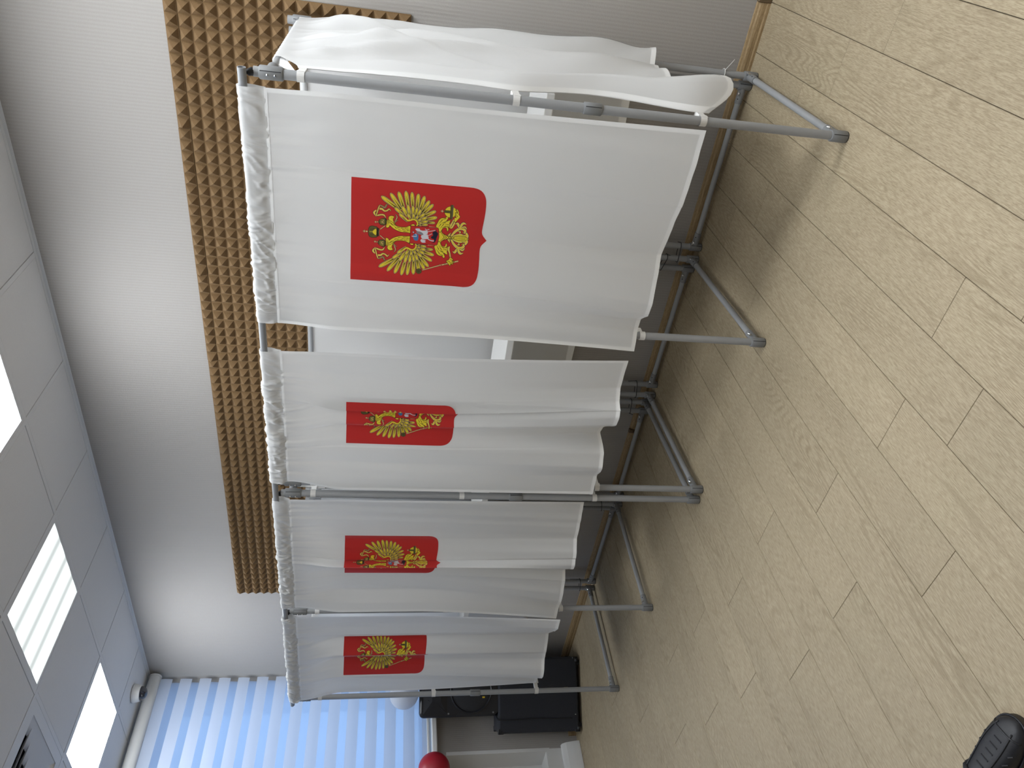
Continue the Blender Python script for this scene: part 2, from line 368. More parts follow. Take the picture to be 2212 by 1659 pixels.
# ---- suspended ceiling: bars, every tile, and a dark void above
GX = [-.352]; PITCH_T = .5935
gx0, gy0 = -1.742, 2.748
xs = sorted({round(gx0+i*PITCH_T, 4) for i in range(-8, 12)}); ys = sorted({round(gy0+i*PITCH_T, 4) for i in range(-14, 4)})
xs = [WIN_X]+[v for v in xs if WIN_X+.03 < v < RIGHT_X-.03]+[RIGHT_X]; ys = [BACK_Y]+[v for v in ys if BACK_Y+.03 < v < WALL_Y-.03]+[WALL_Y]
ceiling = struct(MB().box((WIN_X-.1, BACK_Y-.1, 3.20), (RIGHT_X+.1, WALL_Y+.1, 3.3)), 'ceiling', MAT['plenum'])
for v in xs[1:-1]: MB().box((v-.012, BACK_Y, CEIL), (v+.012, WALL_Y, CEIL+.006)).build('grid_bar', MAT['bar'], ceiling)
for v in ys[1:-1]: MB().box((WIN_X, v-.012, CEIL+.0004), (RIGHT_X, v+.012, CEIL+.006)).build('grid_bar', MAT['bar'], ceiling)
MB().box((WIN_X, WALL_Y-.022, CEIL-.001), (RIGHT_X, WALL_Y, CEIL+.006)).box((WIN_X, WALL_Y-.002, CEIL-.014), (RIGHT_X, WALL_Y, CEIL)).build('edge_angle', MAT['bar'], ceiling)
MB().box((WIN_X, BACK_Y, CEIL-.001), (WIN_X+.022, WALL_Y-.022, CEIL+.006)).build('edge_angle', MAT['bar'], ceiling)
cell = lambda cx, cy: (max(i for i, v in enumerate(xs) if v <= cx), max(i for i, v in enumerate(ys) if v <= cy))
# (x, y, share of full brightness) - shares tuned by hand to balance light on curtains, wall and floor
LIGHTS = [(-2.04, 2.45, .85), (-3.24, 2.45, 0), (-4.41, 2.45, .95), (-.86, 2.45, .45), (.33, 2.45, 1.8), (1.5, 2.45, 1.0),
          (-2.04, 1.26, .42), (-.86, 1.26, .70), (.33, 1.26, .80), (1.5, 1.26, .8), (-.86, .1, .34), (.9, .1, .4), (-3.24, -2.2, .12), (-.86, -2.2, .12), (1.5, -2.2, .15)]  # unseen rows, added to light the curtains from the front
taken = {cell(*q[:2]) for q in LIGHTS}; VENT = (-3.83, 1.86); taken.add(cell(*VENT))
tcache = {}
for i in range(len(xs)-1):
    for j in range(len(ys)-1):
        if (i, j) in taken: continue
        w_, h_ = xs[i+1]-xs[i], ys[j+1]-ys[j]; key = (round(w_, 3), round(h_, 3))
        if key not in tcache:
            mb = MB().box((-w_/2+.0035, -h_/2+.0035, .007), (w_/2-.0035, h_/2-.0035, .02)).box((-w_/2+.0145, -h_/2+.0145, .0015), (w_/2-.0145, h_/2-.0145, .007), .0012)
            me = bpy.data.meshes.new('ceiling_tile'); me.from_pydata(mb.v, [], mb.f); me.materials.append(MAT['tile']); tcache[key] = me
        o = link(bpy.data.objects.new('ceiling_tile', tcache[key])); o.parent = ceiling
        o.location = Vector(((xs[i]+xs[i+1])/2, (ys[j]+ys[j+1])/2, CEIL)) - Vector(ceiling.location)

lab = ['white square ceiling lamp cut by the photo edge above the wide foam panel', 'square ceiling lamp with glowing stripes of four tubes behind its diffuser', 'evenly lit square ceiling lamp nearest the window and the dome camera']
for n_, (lx, ly, lk) in enumerate(LIGHTS):
    i, j = cell(lx, ly); cx, cy = (xs[i]+xs[i+1])/2, (ys[j]+ys[j+1])/2; hw = PITCH_T/2-.0125
    e = empty('ceiling_lamp', (cx, cy, CEIL), label=lab[n_] if n_ < 3 else 'unseen lit square ceiling lamp outside the picture', cat='lamp', group='square lamps set into the tiled ceiling')
    fr = MB()
    for sx in (-1, 1):
        fr.box((cx+sx*hw-(.016 if sx > 0 else 0), cy-hw, CEIL+.001), (cx+sx*hw+(0 if sx > 0 else .016), cy+hw, CEIL+.05))
        fr.box((cx-hw+.016, cy+sx*hw-(.016 if sx > 0 else 0), CEIL+.001), (cx+hw-.016, cy+sx*hw+(0 if sx > 0 else .016), CEIL+.05))
    fr.build('lamp_frame', MAT['bar'], e)
    MB().box((cx-hw+.016, cy-hw+.016, CEIL+.003), (cx+hw-.016, cy+hw-.016, CEIL+.006)).build('diffuser', MAT['lamptube'] if n_ == 1 else lamp_mat(lk), e, origin=(cx-.0725, cy, CEIL+.003))
    MB().box((cx-hw, cy-hw, CEIL+.05), (cx+hw, cy+hw, CEIL+.06)).build('housing', MAT['bar'], e)

# ---- four-way air diffuser
i, j = cell(*VENT); cx, cy = (xs[i]+xs[i+1])/2, (ys[j]+ys[j+1])/2; hw = PITCH_T/2-.0125
e = empty('air_diffuser', (cx, cy, CEIL), label='square ceiling air vent of nested slanted blades beside the striped lamp', cat='vent')
def ring(mb, a0, z0, a1, z1, th=.0012):
    P = [(-1, -1), (1, -1), (1, 1), (-1, 1)]; v = []
    for s_, a_, z_ in ((1, a0, z0), (1, a1, z1), (1, a1, z1+th), (1, a0, z0+th)):
        v += [(cx+a_*px, cy+a_*py, z_) for px, py in P]
    f = []
    for r_ in range(4):
        for q in range(4): f.append((r_*4+q, r_*4+(q+1) % 4, ((r_+1) % 4)*4+(q+1) % 4, ((r_+1) % 4)*4+q))
    return mb.add(v, f)
ring(MB(), hw, CEIL+.001, hw-.055, CEIL+.001).build('frame', MAT['bar'], e)
for q in range(4):
    a1 = hw-.052-q*.047; ring(MB(), a1, CEIL+.0025, a1-.052, CEIL+.0365).build('blade', MAT['bar'], e)
MB().box((cx-.03, cy-.03, CEIL+.004), (cx+.03, cy+.03, CEIL+.008)).build('centre_plate', MAT['bar'], e)
MB().box((cx-hw, cy-hw, CEIL+.11), (cx+hw, cy+hw, CEIL+.115)).build('duct', MAT['plenum'], e)

# ---- dome camera
c = np.array([-4.88, 2.965, CEIL-.001])
e = empty('dome_camera', c, label='white round dome security camera on the ceiling by the window corner', cat='camera')
MB().lathe(c, [(0, 0), (.060, 0), (.062, -.004), (.062, -.012), (.058, -.016), (.056, -.034), (.051, -.046), (.046, -.048)], 40).build('housing', MAT['pvc'], e, smooth='auto')
dm = MB().lathe(c+np.array([0, 0, -.046]), [(.046, 0), (.044, -.012), (.038, -.024), (.028, -.034), (.014, -.040), (0, -.042)], 32).build('dome', MAT['glassdark'], e, smooth=True)
MB().lathe(c+np.array([.014, -.02, -.062]), [(.0, .012), (.016, .010), (.018, 0), (.016, -.013), (0, -.016)], 20, axis=(-.4, .5, -.75)).build('lens', MAT['plastic'], dm, smooth=True)

# ---- acoustic foam: one broad sheet of pyramids and a top row of separate cut strips
FB, FP = 3.2105, .04885           # front of the foam base, pyramid pitch
FX0 = -.573; NCOL, NROW = 73, 18; FZ0 = 2.381-FP
pyr_me = {}
def pyr(h=.0285, sk=0.):
    key = (h, sk)
    if key not in pyr_me:
        a = FP/2-.0005; mb = MB(); ts = [(1, 0), (.86, .05), (.45, .55), (.07, .985), (0, 1)]; v = []
        for t_, z_ in ts[:-1]:
            v += [(sx*a*t_+sk*(1-t_)*.02, -h*z_, sy*a*t_) for sx, sy in ((-1, -1), (1, -1), (1, 1), (-1, 1))]
        v.append((sk*.02, -h, 0)); f = []
        for r_ in range(3):
            for q in range(4): f.append((r_*4+q, r_*4+(q+1) % 4, (r_+1)*4+(q+1) % 4, (r_+1)*4+q))
        for q in range(4): f.append((12+q, 12+(q+1) % 4, 16))
        me = bpy.data.meshes.new('pyramid'); me.from_pydata(v, [], f); me.materials.append(MAT['foam']); pyr_me[key] = me
    return pyr_me[key]
XL = FX0-NCOL*FP; ZB = FZ0-NROW*FP
foam = empty('acoustic_foam_panel', ((FX0+XL)/2, WALL_Y, ZB), label='large brown pyramid foam panel on the wall behind the booths', cat='foam panel')
MB().box((XL, FB, ZB), (FX0, WALL_Y-.0008, FZ0-.0006), .002).build('backing_sheet', MAT['foam'], foam)
cells = []
for c_ in range(NCOL):
    for r_ in range(NROW):
        x_, z_ = FX0-(c_+.5)*FP, FZ0-(r_+.5)*FP
        seen = z_ > 1.95 or x_ > -.66 or (-1.95 > x_ > -2.15 and z_ > 1.85)
        d_ = (x_*x_+FB*FB)**.5; cells.append((seen*(FB/d_)/d_**2, x_, z_))
cells.sort(reverse=True)
for s_, x_, z_ in cells[:300]:
    o = link(bpy.data.objects.new('pyramid', pyr())); o.parent = foam; o.location = Vector((x_, FB, z_))-Vector(foam.location)
base_v = np.array([v.co[:] for v in pyr().vertices]); base_f = [tuple(p_.vertices) for p_ in pyr().polygons]
mb = MB()
for s_, x_, z_ in cells[300:]: mb.add(base_v+np.array([x_, FB, z_]), base_f)
mb.build('further_pyramids', MAT['foam'], foam, kind='stuff')
cuts = [0, 11, 25, 35, 49, 63, 73]
words = ['leaving the picture at the near end', 'over the nearest coat of arms', 'above the gap between the first two curtains', 'over the second curtain', 'above the third curtain', 'at its far end towards the window']
for q in range(6):
    a_, b_ = cuts[q], cuts[q+1]; xa, xb = FX0-a_*FP, FX0-b_*FP; dz = rng.uniform(-.0015, .0015)
    st = empty('foam_strip', ((xa+xb)/2, WALL_Y, FZ0), label='brown foam strip topping the big panel, '+words[q], cat='foam strip', group='foam strips along the top of the panel')
    MB().box((xb+.0008, FB, FZ0+.0006), (xa-.0008, WALL_Y-.0008, FZ0+FP), .002).build('backing_sheet', MAT['foam'], st)
    for c_ in range(a_, b_):
        last = c_ == b_-1 and q < 5; first = c_ == a_ and q > 0
        o = link(bpy.data.objects.new('pyramid', pyr(.034, -.5) if last else (pyr(.023) if first else pyr()))); o.parent = st
        o.location = Vector((FX0-(c_+.5)*FP, FB-.001, FZ0+FP*.5+dz))-Vector(st.location)

# ---- window, sill, niche lining
fr = MB(); XF = WIN_X-.16
win = empty('window_1', (XF, (WY0+WY1)/2, WZ0), kind='structure')
for (ya, yb) in ((WY0, WY0+.07), (WY1-.07, WY1), (1.32, 1.44), (.1, .2), (2.25, 2.33)): fr.box((XF-.06, ya, WZ0), (XF, yb, WZ1))
for (za, zb) in ((WZ0, WZ0+.07), (WZ1-.07, WZ1)): fr.box((XF-.06, WY0+.07, za), (XF, WY1-.07, zb))
fr.build('window_frame', MAT['pvc'], win)
for ya, yb in ((WY0+.07, .1), (.2, 1.32), (1.44, 2.25), (2.33, WY1-.07)): MB().box((XF-.035, ya, WZ0+.07), (XF-.029, yb, WZ1-.07)).build('pane', MAT['glass'], win)
struct(MB().box((WIN_X-.16, WY0-.05, 1.022), (WIN_X+.095, 2.98, 1.0595), .006), 'trim_1', MAT['pvc'])
n = MB(); g = .006
n.box((WIN_X-.20, NY1-g, NZ0), (WIN_X+.004, NY1, NZ1)).box((WIN_X-.20, NY0, NZ0-.001), (WIN_X+.004, NY1, NZ0+g)).box((WIN_X-.20, NY0, NZ0), (WIN_X-.194, NY1, NZ1))
n.box((WIN_X, NY1, NZ0-.02), (WIN_X+.004, NY1+.018, NZ1)).box((WIN_X, NY0, .10), (WIN_X+.006, NY1+.012, NZ0))
struct(n, 'trim_2', MAT['pvc'])
pr_ = [(0, 0), (.062, 0), (.062, .012), (.055, .05), (.042, .095), (.024, .122), (0, .128)]
v = []
for yy in (NY0, NY1+.03):
    for o_, z_ in pr_: v.append((WIN_X+.006+o_, yy, z_+.002))
obj('trim_3', v, [(i, i+1, 7+i+1, 7+i) for i in range(6)]+[tuple(range(7)), tuple(range(13, 6, -1))], MAT['pvc'], kind='structure')
# radiator standing in the niche, out past the picture's edge
rad = empty('radiator', (WIN_X-.1, 1.5, NZ0+.03), label='white panel radiator in the niche under the window', cat='radiator')
MB().box((WIN_X-.17, .95, NZ0+.06), (WIN_X-.06, 2.05, .88), .01).build('body', MAT['pvc'], rad)
for q in range(18): MB().box((WIN_X-.062, .98+q*.06, NZ0+.08), (WIN_X-.055, 1.01+q*.06, .86), .003).build('fin', MAT['pvc'], rad)
MB().box((WIN_X-.15, 1.1, NZ0+.006), (WIN_X-.08, 1.14, NZ0+.06)).box((WIN_X-.15, 1.86, NZ0+.006), (WIN_X-.08, 1.9, NZ0+.06)).build('foot', MAT['pvc'], rad)

# ---- day-and-night roller blind
BX, BY1, BY0, BZ1, BZ0 = WIN_X+.055, 3.176, .35, 2.965, 1.075
bl = empty('roller_blind', (BX, (BY0+BY1)/2, BZ0), label='white striped day and night roller blind over the whole window', cat='blind')
MB().tube((BX+.01, BY0, 3.005), (BX+.01, 3.19, 3.005), .040, 36).build('cassette', MAT['pvc'], bl, smooth='auto')
MB().tube((BX+.01, 3.19, 3.005), (BX+.01, 3.202, 3.005), .043, 36).build('end_cap', MAT['pvc'], bl, smooth='auto')
per, op = .1315, .078
z_ = BZ1; q = 0
while z_ > BZ0+.01:
    z2 = max(z_-op, BZ0+.012); wob = .004*vnoise(np.linspace(0, 6, 24)+q*3.1, 4)
    def strip(za, zb, off, nm, mt):
        yy = np.linspace(BY0+.02, BY1+(.008 if nm[0] == 'o' else -.022), 24); v = []
        for k_ in range(24):
            for zz in np.linspace(za, zb, 4): v.append((BX+off+wob[k_]+.006*math.sin((zz-zb)*30), yy[k_], zz))
        obj(nm, v, grid_faces(24, 4), mt, bl, smooth=True)
    strip(z_, z2, 0, 'opaque_strip', MAT['opaque'])
    if z2 > BZ0+.02: strip(z2, max(z_-per, BZ0+.012), -.001, 'sheer_strip', MAT['sheer'])
    z_ -= per; q += 1
MB().box((BX-.008, BY0, BZ0), (BX+.008, BY1, BZ0+.016), .004).build('bottom_bar', MAT['pvc'], bl)
yy = np.linspace(BY0+.02, BY1-.01, 20); v = []
for k_ in range(20):
    for zz in np.linspace(BZ1, BZ0, 30):
        v.append((BX-.030+.003*math.sin(zz*9+k_*.4), yy[k_], zz))
obj('rear_layer', v, grid_faces(20, 30), MAT['sheer'], bl, smooth=True)

# ================================================================== partition frames of the booths
PR, RR = .0150, .0128            # post and rod radii
def coupling(parent, p, axis, L, name='coupling', r=.0195, split=True, mat=None):
    d = np.array(axis, float); d /= np.linalg.norm(d); p = np.array(p, float)
    mb = MB().lathe(p, [(PR-.002, -L/2), (r-.002, -L/2), (r, -L/2+.003), (r, L/2-.003), (r-.002, L/2), (PR-.002, L/2)], 24, axis=d)
    o = mb.build(name, mat or MAT['greyd'], parent, smooth='auto')
    return o
def seam(mb, p, L, ang, r=.0195):
    e = np.array([math.cos(ang), math.sin(ang), 0]); q = np.array(p)+e*r
    t = np.array([-e[1], e[0], 0]); mb.path([q+np.array([0, 0, -L/2+.004]), q+np.array([0, 0, L/2-.004])], .0011, 6); return mb
def wing_nut(parent, p, d):
    d = np.array(d, float); d /= np.linalg.norm(d); p = np.array(p, float); t = np.cross(d, [0, 0, 1.]); t = t/np.linalg.norm(t)
    mb = MB().tube(p, p+d*.012, .0038, 10).path([p+d*.008-t*.010+np.array([0, 0, .007]), p+d*.009, p+d*.008+t*.010+np.array([0, 0, .007])], [.0022, .003, .0022], 8)
    mb.build('wing_bolt', MAT['steel'], parent, smooth='auto')
def post(parent, x, y, top, mid=True):
    o = MB().tube((x, y, .012), (x, y, .90), PR-.0006, 22).build('post', MAT['grey'], parent, smooth='auto')
    MB().tube((x, y, .885), (x, y, top), PR, 22, hollow=PR-.003).build('post', MAT['grey'], parent, smooth='auto')
    return o
ANG_CAM = lambda x, y: math.atan2(-y, -x)
def foot(parent, x, y, to, z=.034):
    """floor coupling of a post with its stub towards the floor rod"""
    fc = coupling(parent, (x, y, .030), (0, 0, 1), .058, 'foot_coupling')
    mb = MB(); seam(mb, (x, y, .030), .058, ANG_CAM(x, y)+.25); mb.build('coupling_seam', MAT['rubber'], fc)
    MB().tube((x, y, 0), (x, y, .004), .0185, 20).build('rubber_foot', MAT['rubber'], fc)
    d = np.array([to[0]-x, to[1]-y, 0]); d /= np.linalg.norm(d)
    st = MB().tube(np.array([x, y, z])+d*.012, np.array([x, y, z])+d*.075, .0165, 20, r1=.0160).build('stub', MAT['greyd'], parent, smooth='auto')
    s_ = np.array([d[1], -d[0], 0]); s_ = s_ if s_ @ np.array([-x, -y, 0]) > 0 else -s_
    wing_nut(st, np.array([x, y, z])+d*.030+s_*.011+np.array([0, 0, .011]), s_+np.array([0, 0, .9]))
    MB().tube(np.array([x, y, z])+d*.055+s_*.0112+np.array([0, 0, .0112]), np.array([x, y, z])+d*.055+s_*.0122+np.array([0, 0, .0122]), .0024, 10).build('screw_hole', MAT['rubber'], st)
def rod(parent, a, b, name, r=RR):
    a = np.array(a, float); b = np.array(b, float); d = (b-a)/np.linalg.norm(b-a)
    MB().tube(a+d*.06, b-d*.06, r, 20).build(name, MAT['grey'], parent, smooth='auto')
RAIL_Y = lambda x: 2.303+(-.62-x)*.0156
RAIL_Z = lambda x: 1.939-(-.62-x)*.0037
def side_frame(rear, front, label):
    (rx, ry), (fx, fy) = rear, front
    e = empty('partition_frame', (rx, ry, 0), label=label, cat='frame', group='grey tube frames of the booths')
    post(e, rx, ry, 1.915); post(e, fx, fy, 1.912)
    foot(e, rx, ry, front); foot(e, fx, fy, rear); rod(e, (rx, ry, .034), (fx, fy, .034), 'floor_rod')
    # height lock halfway up, top joint carrying the upper rod
    for (x, y) in (rear, front):
        t = coupling(e, (x, y, .886), (0, 0, 1), .060, 'height_lock', .0190)
        mb = MB(); seam(mb, (x, y, .886), .060, ANG_CAM(x, y)+.3, .0190); mb.build('coupling_seam', MAT['rubber'], t)
        t = coupling(e, (x, y, 1.862), (0, 0, 1), .068, 'top_coupling', .0200)
        mb = MB(); seam(mb, (x, y, 1.862), .068, ANG_CAM(x, y)+.2, .0200); mb.build('coupling_seam', MAT['rubber'], t)
    d = np.array([rx-fx, ry-fy, 0]); d /= np.linalg.norm(d); q = np.array([fx, fy, 1.866])
    MB().tube(q+d*.012, q+d*.062, .0165, 20).build('stub', MAT['greyd'], e, smooth='auto')
    q2 = np.array([rx, ry, 1.866]); MB().tube(q2-d*.062, q2-d*.012, .0165, 20).build('stub', MAT['greyd'], e, smooth='auto')
    rod(e, (rx, ry, 1.866), (fx, fy, 1.866), 'top_rod', .0105)
    for k_ in (-.012, .010): MB().tube((fx+.0, fy-.0198, 1.862+k_), (fx-.003, fy-.0235, 1.862+k_), .0022, 8).build('screw', MAT['steel'], e)
    # black hook between post head and curtain rail
    y_r = RAIL_Y(fx); z_r = RAIL_Z(fx)
    MB().path([(fx, fy, 1.900), (fx, fy-.004, 1.916), (fx, (fy+y_r)/2, 1.924), (fx, y_r+.012, z_r-.004)], [.0105, .0125, .010, .006], 12).build('rail_hook', MAT['rubber'], e, smooth=True)
    return e
def back_frame(a, b, label, shelf):
    (ax, ay), (bx, by) = a, b
    e = empty('partition_frame', (ax, ay, 0), label=label, cat='frame', group='grey tube frames of the booths')
    for (x, y), o_ in ((a, b), (b, a)):
        post(e, x, y, 1.915); foot(e, x, y, o_)
        coupling(e, (x, y, .886), (0, 0, 1), .060, 'height_lock', .0190); coupling(e, (x, y, 1.862), (0, 0, 1), .068, 'top_coupling', .0200)
    rod(e, (ax, ay, .034), (bx, by, .034), 'floor_rod'); rod(e, (ax, ay, 1.866), (bx, by, 1.866), 'top_rod')
    d = np.array([bx-ax, by-ay, 0]); d /= np.linalg.norm(d)
    for (x, y), s_ in ((a, 1), (b, -1)):
        q = np.array([x, y, 1.866]); MB().tube(q+s_*d*.012, q+s_*d*.062, .0165, 20).build('stub', MAT['greyd'], e, smooth='auto')
    x0, x1 = shelf
    sh = MB().box((x0, 2.74, .927), (x1, 3.098, .960), .003).build('writing_shelf', MAT['white'], e)
    for x_ in (x0+.10, x1-.10):
        MB().box((x_-.012, 2.80, .915), (x_+.012, 3.09, .927), .002).build('bracket', MAT['grey'], sh)
    MB().tube((ax-.015, ay-.030, .905), (bx+.015, by-.030, .905), .0105, 16).build('shelf_rod', MAT['grey'], e, smooth='auto')
    return e
SIDE = [((-.628, 3.130), (-.620, 2.337), 'grey tube side frame standing free at the near end of the booths'),
        ((-1.492, 3.140), (-1.448, 2.333), 'grey tube side frame dividing the nearest booth from the second'),
        ((-2.338, 3.145), (-2.291, 2.354), 'grey tube side frame of the paired middle posts, the nearer one'),
        ((-2.401, 3.160), (-2.352, 2.347), 'grey tube side frame of the paired middle posts, the farther one'),
        ((-3.185, 3.128), (-3.212, 2.377), 'grey tube side frame dividing the third booth from the last'),
        ((-4.023, 3.142), (-4.025, 2.391), 'grey tube side frame at the far end of the booths by the loudspeaker')]
for a_, b_, l_ in SIDE: side_frame(a_, b_, l_)
BACK = [((-.672, 3.158), (-1.430, 3.150), 'grey tube back frame with white shelf inside the nearest booth', (-1.405, -.690)),
        ((-1.552, 3.158), (-2.274, 3.158), 'grey tube back frame with white shelf inside the second booth', (-2.250, -1.580)),
        ((-2.462, 3.158), (-3.124, 3.145), 'grey tube back frame with white shelf inside the third booth', (-3.100, -2.485)),
        ((-3.246, 3.152), (-3.966, 3.155), 'grey tube back frame with white shelf inside the farthest booth', (-3.945, -3.270))]
for a_, b_, l_, s_ in BACK: back_frame(a_, b_, l_, s_)

# the long pipe the front curtains hang from
ra = np.array([-.603, RAIL_Y(-.603), RAIL_Z(-.603)]); rb = np.array([-4.035, RAIL_Y(-4.035), RAIL_Z(-4.035)])
rail = MB().tube(ra, rb, .0125, 28, hollow=.0098).build('curtain_rail', MAT['alu'], None, smooth='auto', label='long grey pipe carrying the four emblem curtains along the booth fronts', cat='rail')

# cable ties round neighbouring posts
def tie(pa, pb, z, label, tail, tilt=.0, r=.0185, mat='black'):
    a_ = np.array(pa); b_ = np.array(pb); d = b_-a_; L = np.linalg.norm(d); d /= L; n_ = np.array([-d[1], d[0]]); pts = []
    for w_ in np.linspace(-math.pi/2, math.pi/2, 9): pts.append(b_+(d*math.cos(w_)+n_*math.sin(w_))*r)
    for w_ in np.linspace(math.pi/2, 3*math.pi/2, 9): pts.append(a_+(d*math.cos(w_)+n_*math.sin(w_))*r)
    P = [(*q, z+tilt*float((q-a_) @ d)) for q in pts]
    e = empty('cable_tie', (*a_, z), label=label, cat='cable tie', group='cable ties round the posts')
    MB().path(P, .0017, 6, closed=True).build('loop', MAT[mat], e, smooth=True)
    h = np.array(P[4 if tail[0] > 0 else 13]); MB().path([h, h+np.array([tail[1], tail[2], tail[3]])*.5, h+np.array([tail[1], tail[2], tail[3]])], .0014, 6).build('tail', MAT[mat], e, smooth=True)
    return e
S_ = [q[0] for q in SIDE]
tie(BACK[0][1], S_[1], .108, 'black cable tie just above the floor behind the nearest emblem curtain', (-1, .006, -.012, .02), .0)
tie(S_[1], BACK[1][0], .165, 'higher black cable tie on the posts between the first two booths', (-1, .0, -.01, -.012), .1)
tie(BACK[1][1], S_[2], .120, 'black cable tie with long tail on the middle posts, nearer pair', (-1, .008, -.02, .055), -.1)
tie(S_[3], BACK[2][0], .120, 'black cable tie on the middle posts, farther pair', (1, -.004, -.012, -.022), -.1)
tie(S_[4], BACK[3][0], .130, 'black cable tie on the rear posts by the third divider', (1, -.004, -.008, -.02), -.25)
tie(BACK[3][1], S_[5], .110, 'black cable tie with upright tail on the farthest rear posts', (-1, .012, -.01, .075), -.1)
tie(S_[0], BACK[0][0], .150, 'white cable tie with its tail sticking out at the near corner post', (-1, .045, .0, -.028), 0, mat='velcro')

# ================================================================== cloth
def resample(P, n):
    P = np.asarray(P, float); d = np.r_[0, np.cumsum(np.linalg.norm(np.diff(P, axis=0), axis=1))]
    t = np.linspace(0, d[-1], n); return np.stack([np.interp(t, d, P[:, k_]) for k_ in range(P.shape[1])], 1), t
def gsmooth(P, sig):
    k_ = int(sig*3); w_ = np.exp(-.5*(np.arange(-k_, k_+1)/sig)**2); w_ /= w_.sum()
    Q = np.concatenate([2*P[0]-P[k_:0:-1], P, 2*P[-1]-P[-2:-k_-2:-1]]); return np.stack([np.convolve(Q[:, c_], w_, 'valid') for c_ in range(P.shape[1])], 1)
ZS, ZBOT = 1.876, .545
H_ = np.array([-0.00011279479382069125, 0.0012605573458844572, -0.39844277230973196, 0.0011904470986288662, 1.2114969267895681e-05, -0.9082952357020161, -6.024510009792176e-05, -0.00031706840111147785, 1.]).reshape(3, 3)
EW, EH = .364, .4525
class Curtain:
    def __init__(s, segs, top, mark, ztop_e, seed, name_label):
        mids, bots, S = [], [], [0.]; base = 0.
        M_, B_, SS = [], [], []
        for mid, bot in segs:
            L = np.linalg.norm(np.diff(np.asarray(mid), axis=0), axis=1).sum(); n_ = max(26, int(L/.0012))
            a_, t_ = resample(mid, n_); b_, _ = resample(bot, n_)
            M_.append(a_); B_.append(b_); SS.append(base+t_); base += L
        Mm, Bm, s.s = np.concatenate(M_), np.concatenate(B_), np.concatenate(SS)
        k_ = np.argmin(np.linalg.norm(Mm-np.array(mark[0]), axis=1)); s.se = s.s[k_]-mark[1]
        s.S = base; s.s = s.s+np.arange(len(s.s))*1e-9
        s.mid, s.bot = gsmooth(Mm, 3.5), gsmooth(Bm, 4.)
        s.top = top; s.zte = ztop_e; s.seed = seed; s.label = name_label
    def P(s, sv, zv):
        sv = np.asarray(sv, float); zv = np.asarray(zv, float)
        fr_ = np.clip(sv/s.S, -.02, 1.02)
        tx = s.top[0]+(s.top[1]-s.top[0])*fr_; ty = RAIL_Y(tx)-.004+.0035*vnoise(sv*55, s.seed)*sstep(fr_*8+.2)
        mx_, my = np.interp(sv, s.s, s.mid[:, 0]), np.interp(sv, s.s, s.mid[:, 1])
        bx, by = np.interp(sv, s.s, s.bot[:, 0]), np.interp(sv, s.s, s.bot[:, 1])
        w1 = sstep((ZS-zv)/(ZS-1.655)); w2 = np.clip((1.28-zv)/(1.28-ZBOT), 0, 1.05)**1.35
        x = tx*(1-w1)+mx_*w1; y = ty*(1-w1)+my*w1; x = x*(1-w2)+bx*w2; y = y*(1-w2)+by*w2
        y = y+.0030*vnoise(sv*26+zv*1.1, s.seed+1)*w1+.0075*vnoise(sv*8+zv*.5, s.seed+2)*w1*np.where(np.abs(sv-s.se-.18) < .2, .35, 1)
        y = y+.0016*vnoise2(sv*30, zv*14+sv*12, s.seed+3)*np.clip((zv-1.5)/.35, 0, 1)
        return np.stack([x, y, zv+0*x], -1)
    def nrm(s, sv, zv):
        h = .0015; a_ = s.P(np.clip(sv+h, 0, s.S), zv)-s.P(np.clip(sv-h, 0, s.S), zv); b_ = s.P(sv, zv+h)-s.P(sv, zv-h)
        n_ = np.cross(b_, a_); return n_/(np.linalg.norm(n_, axis=-1, keepdims=True)+1e-12)
    def sheet(s, name, s0, s1, z0, z1, ds, dz, mat, parent, off=0., z0f=None):
        a_ = np.linspace(s0, s1, max(2, int(round((s1-s0)/ds))+1)); b_ = np.linspace(z0, z1, max(2, int(round(abs(z1-z0)/dz))+1))
        A, B = np.meshgrid(a_, b_, indexing='ij'); V = s.P(A, B)
        if off: V = V+s.nrm(A, B)*off
        return V.reshape(-1, 3), grid_faces(len(a_), len(b_)), A, B

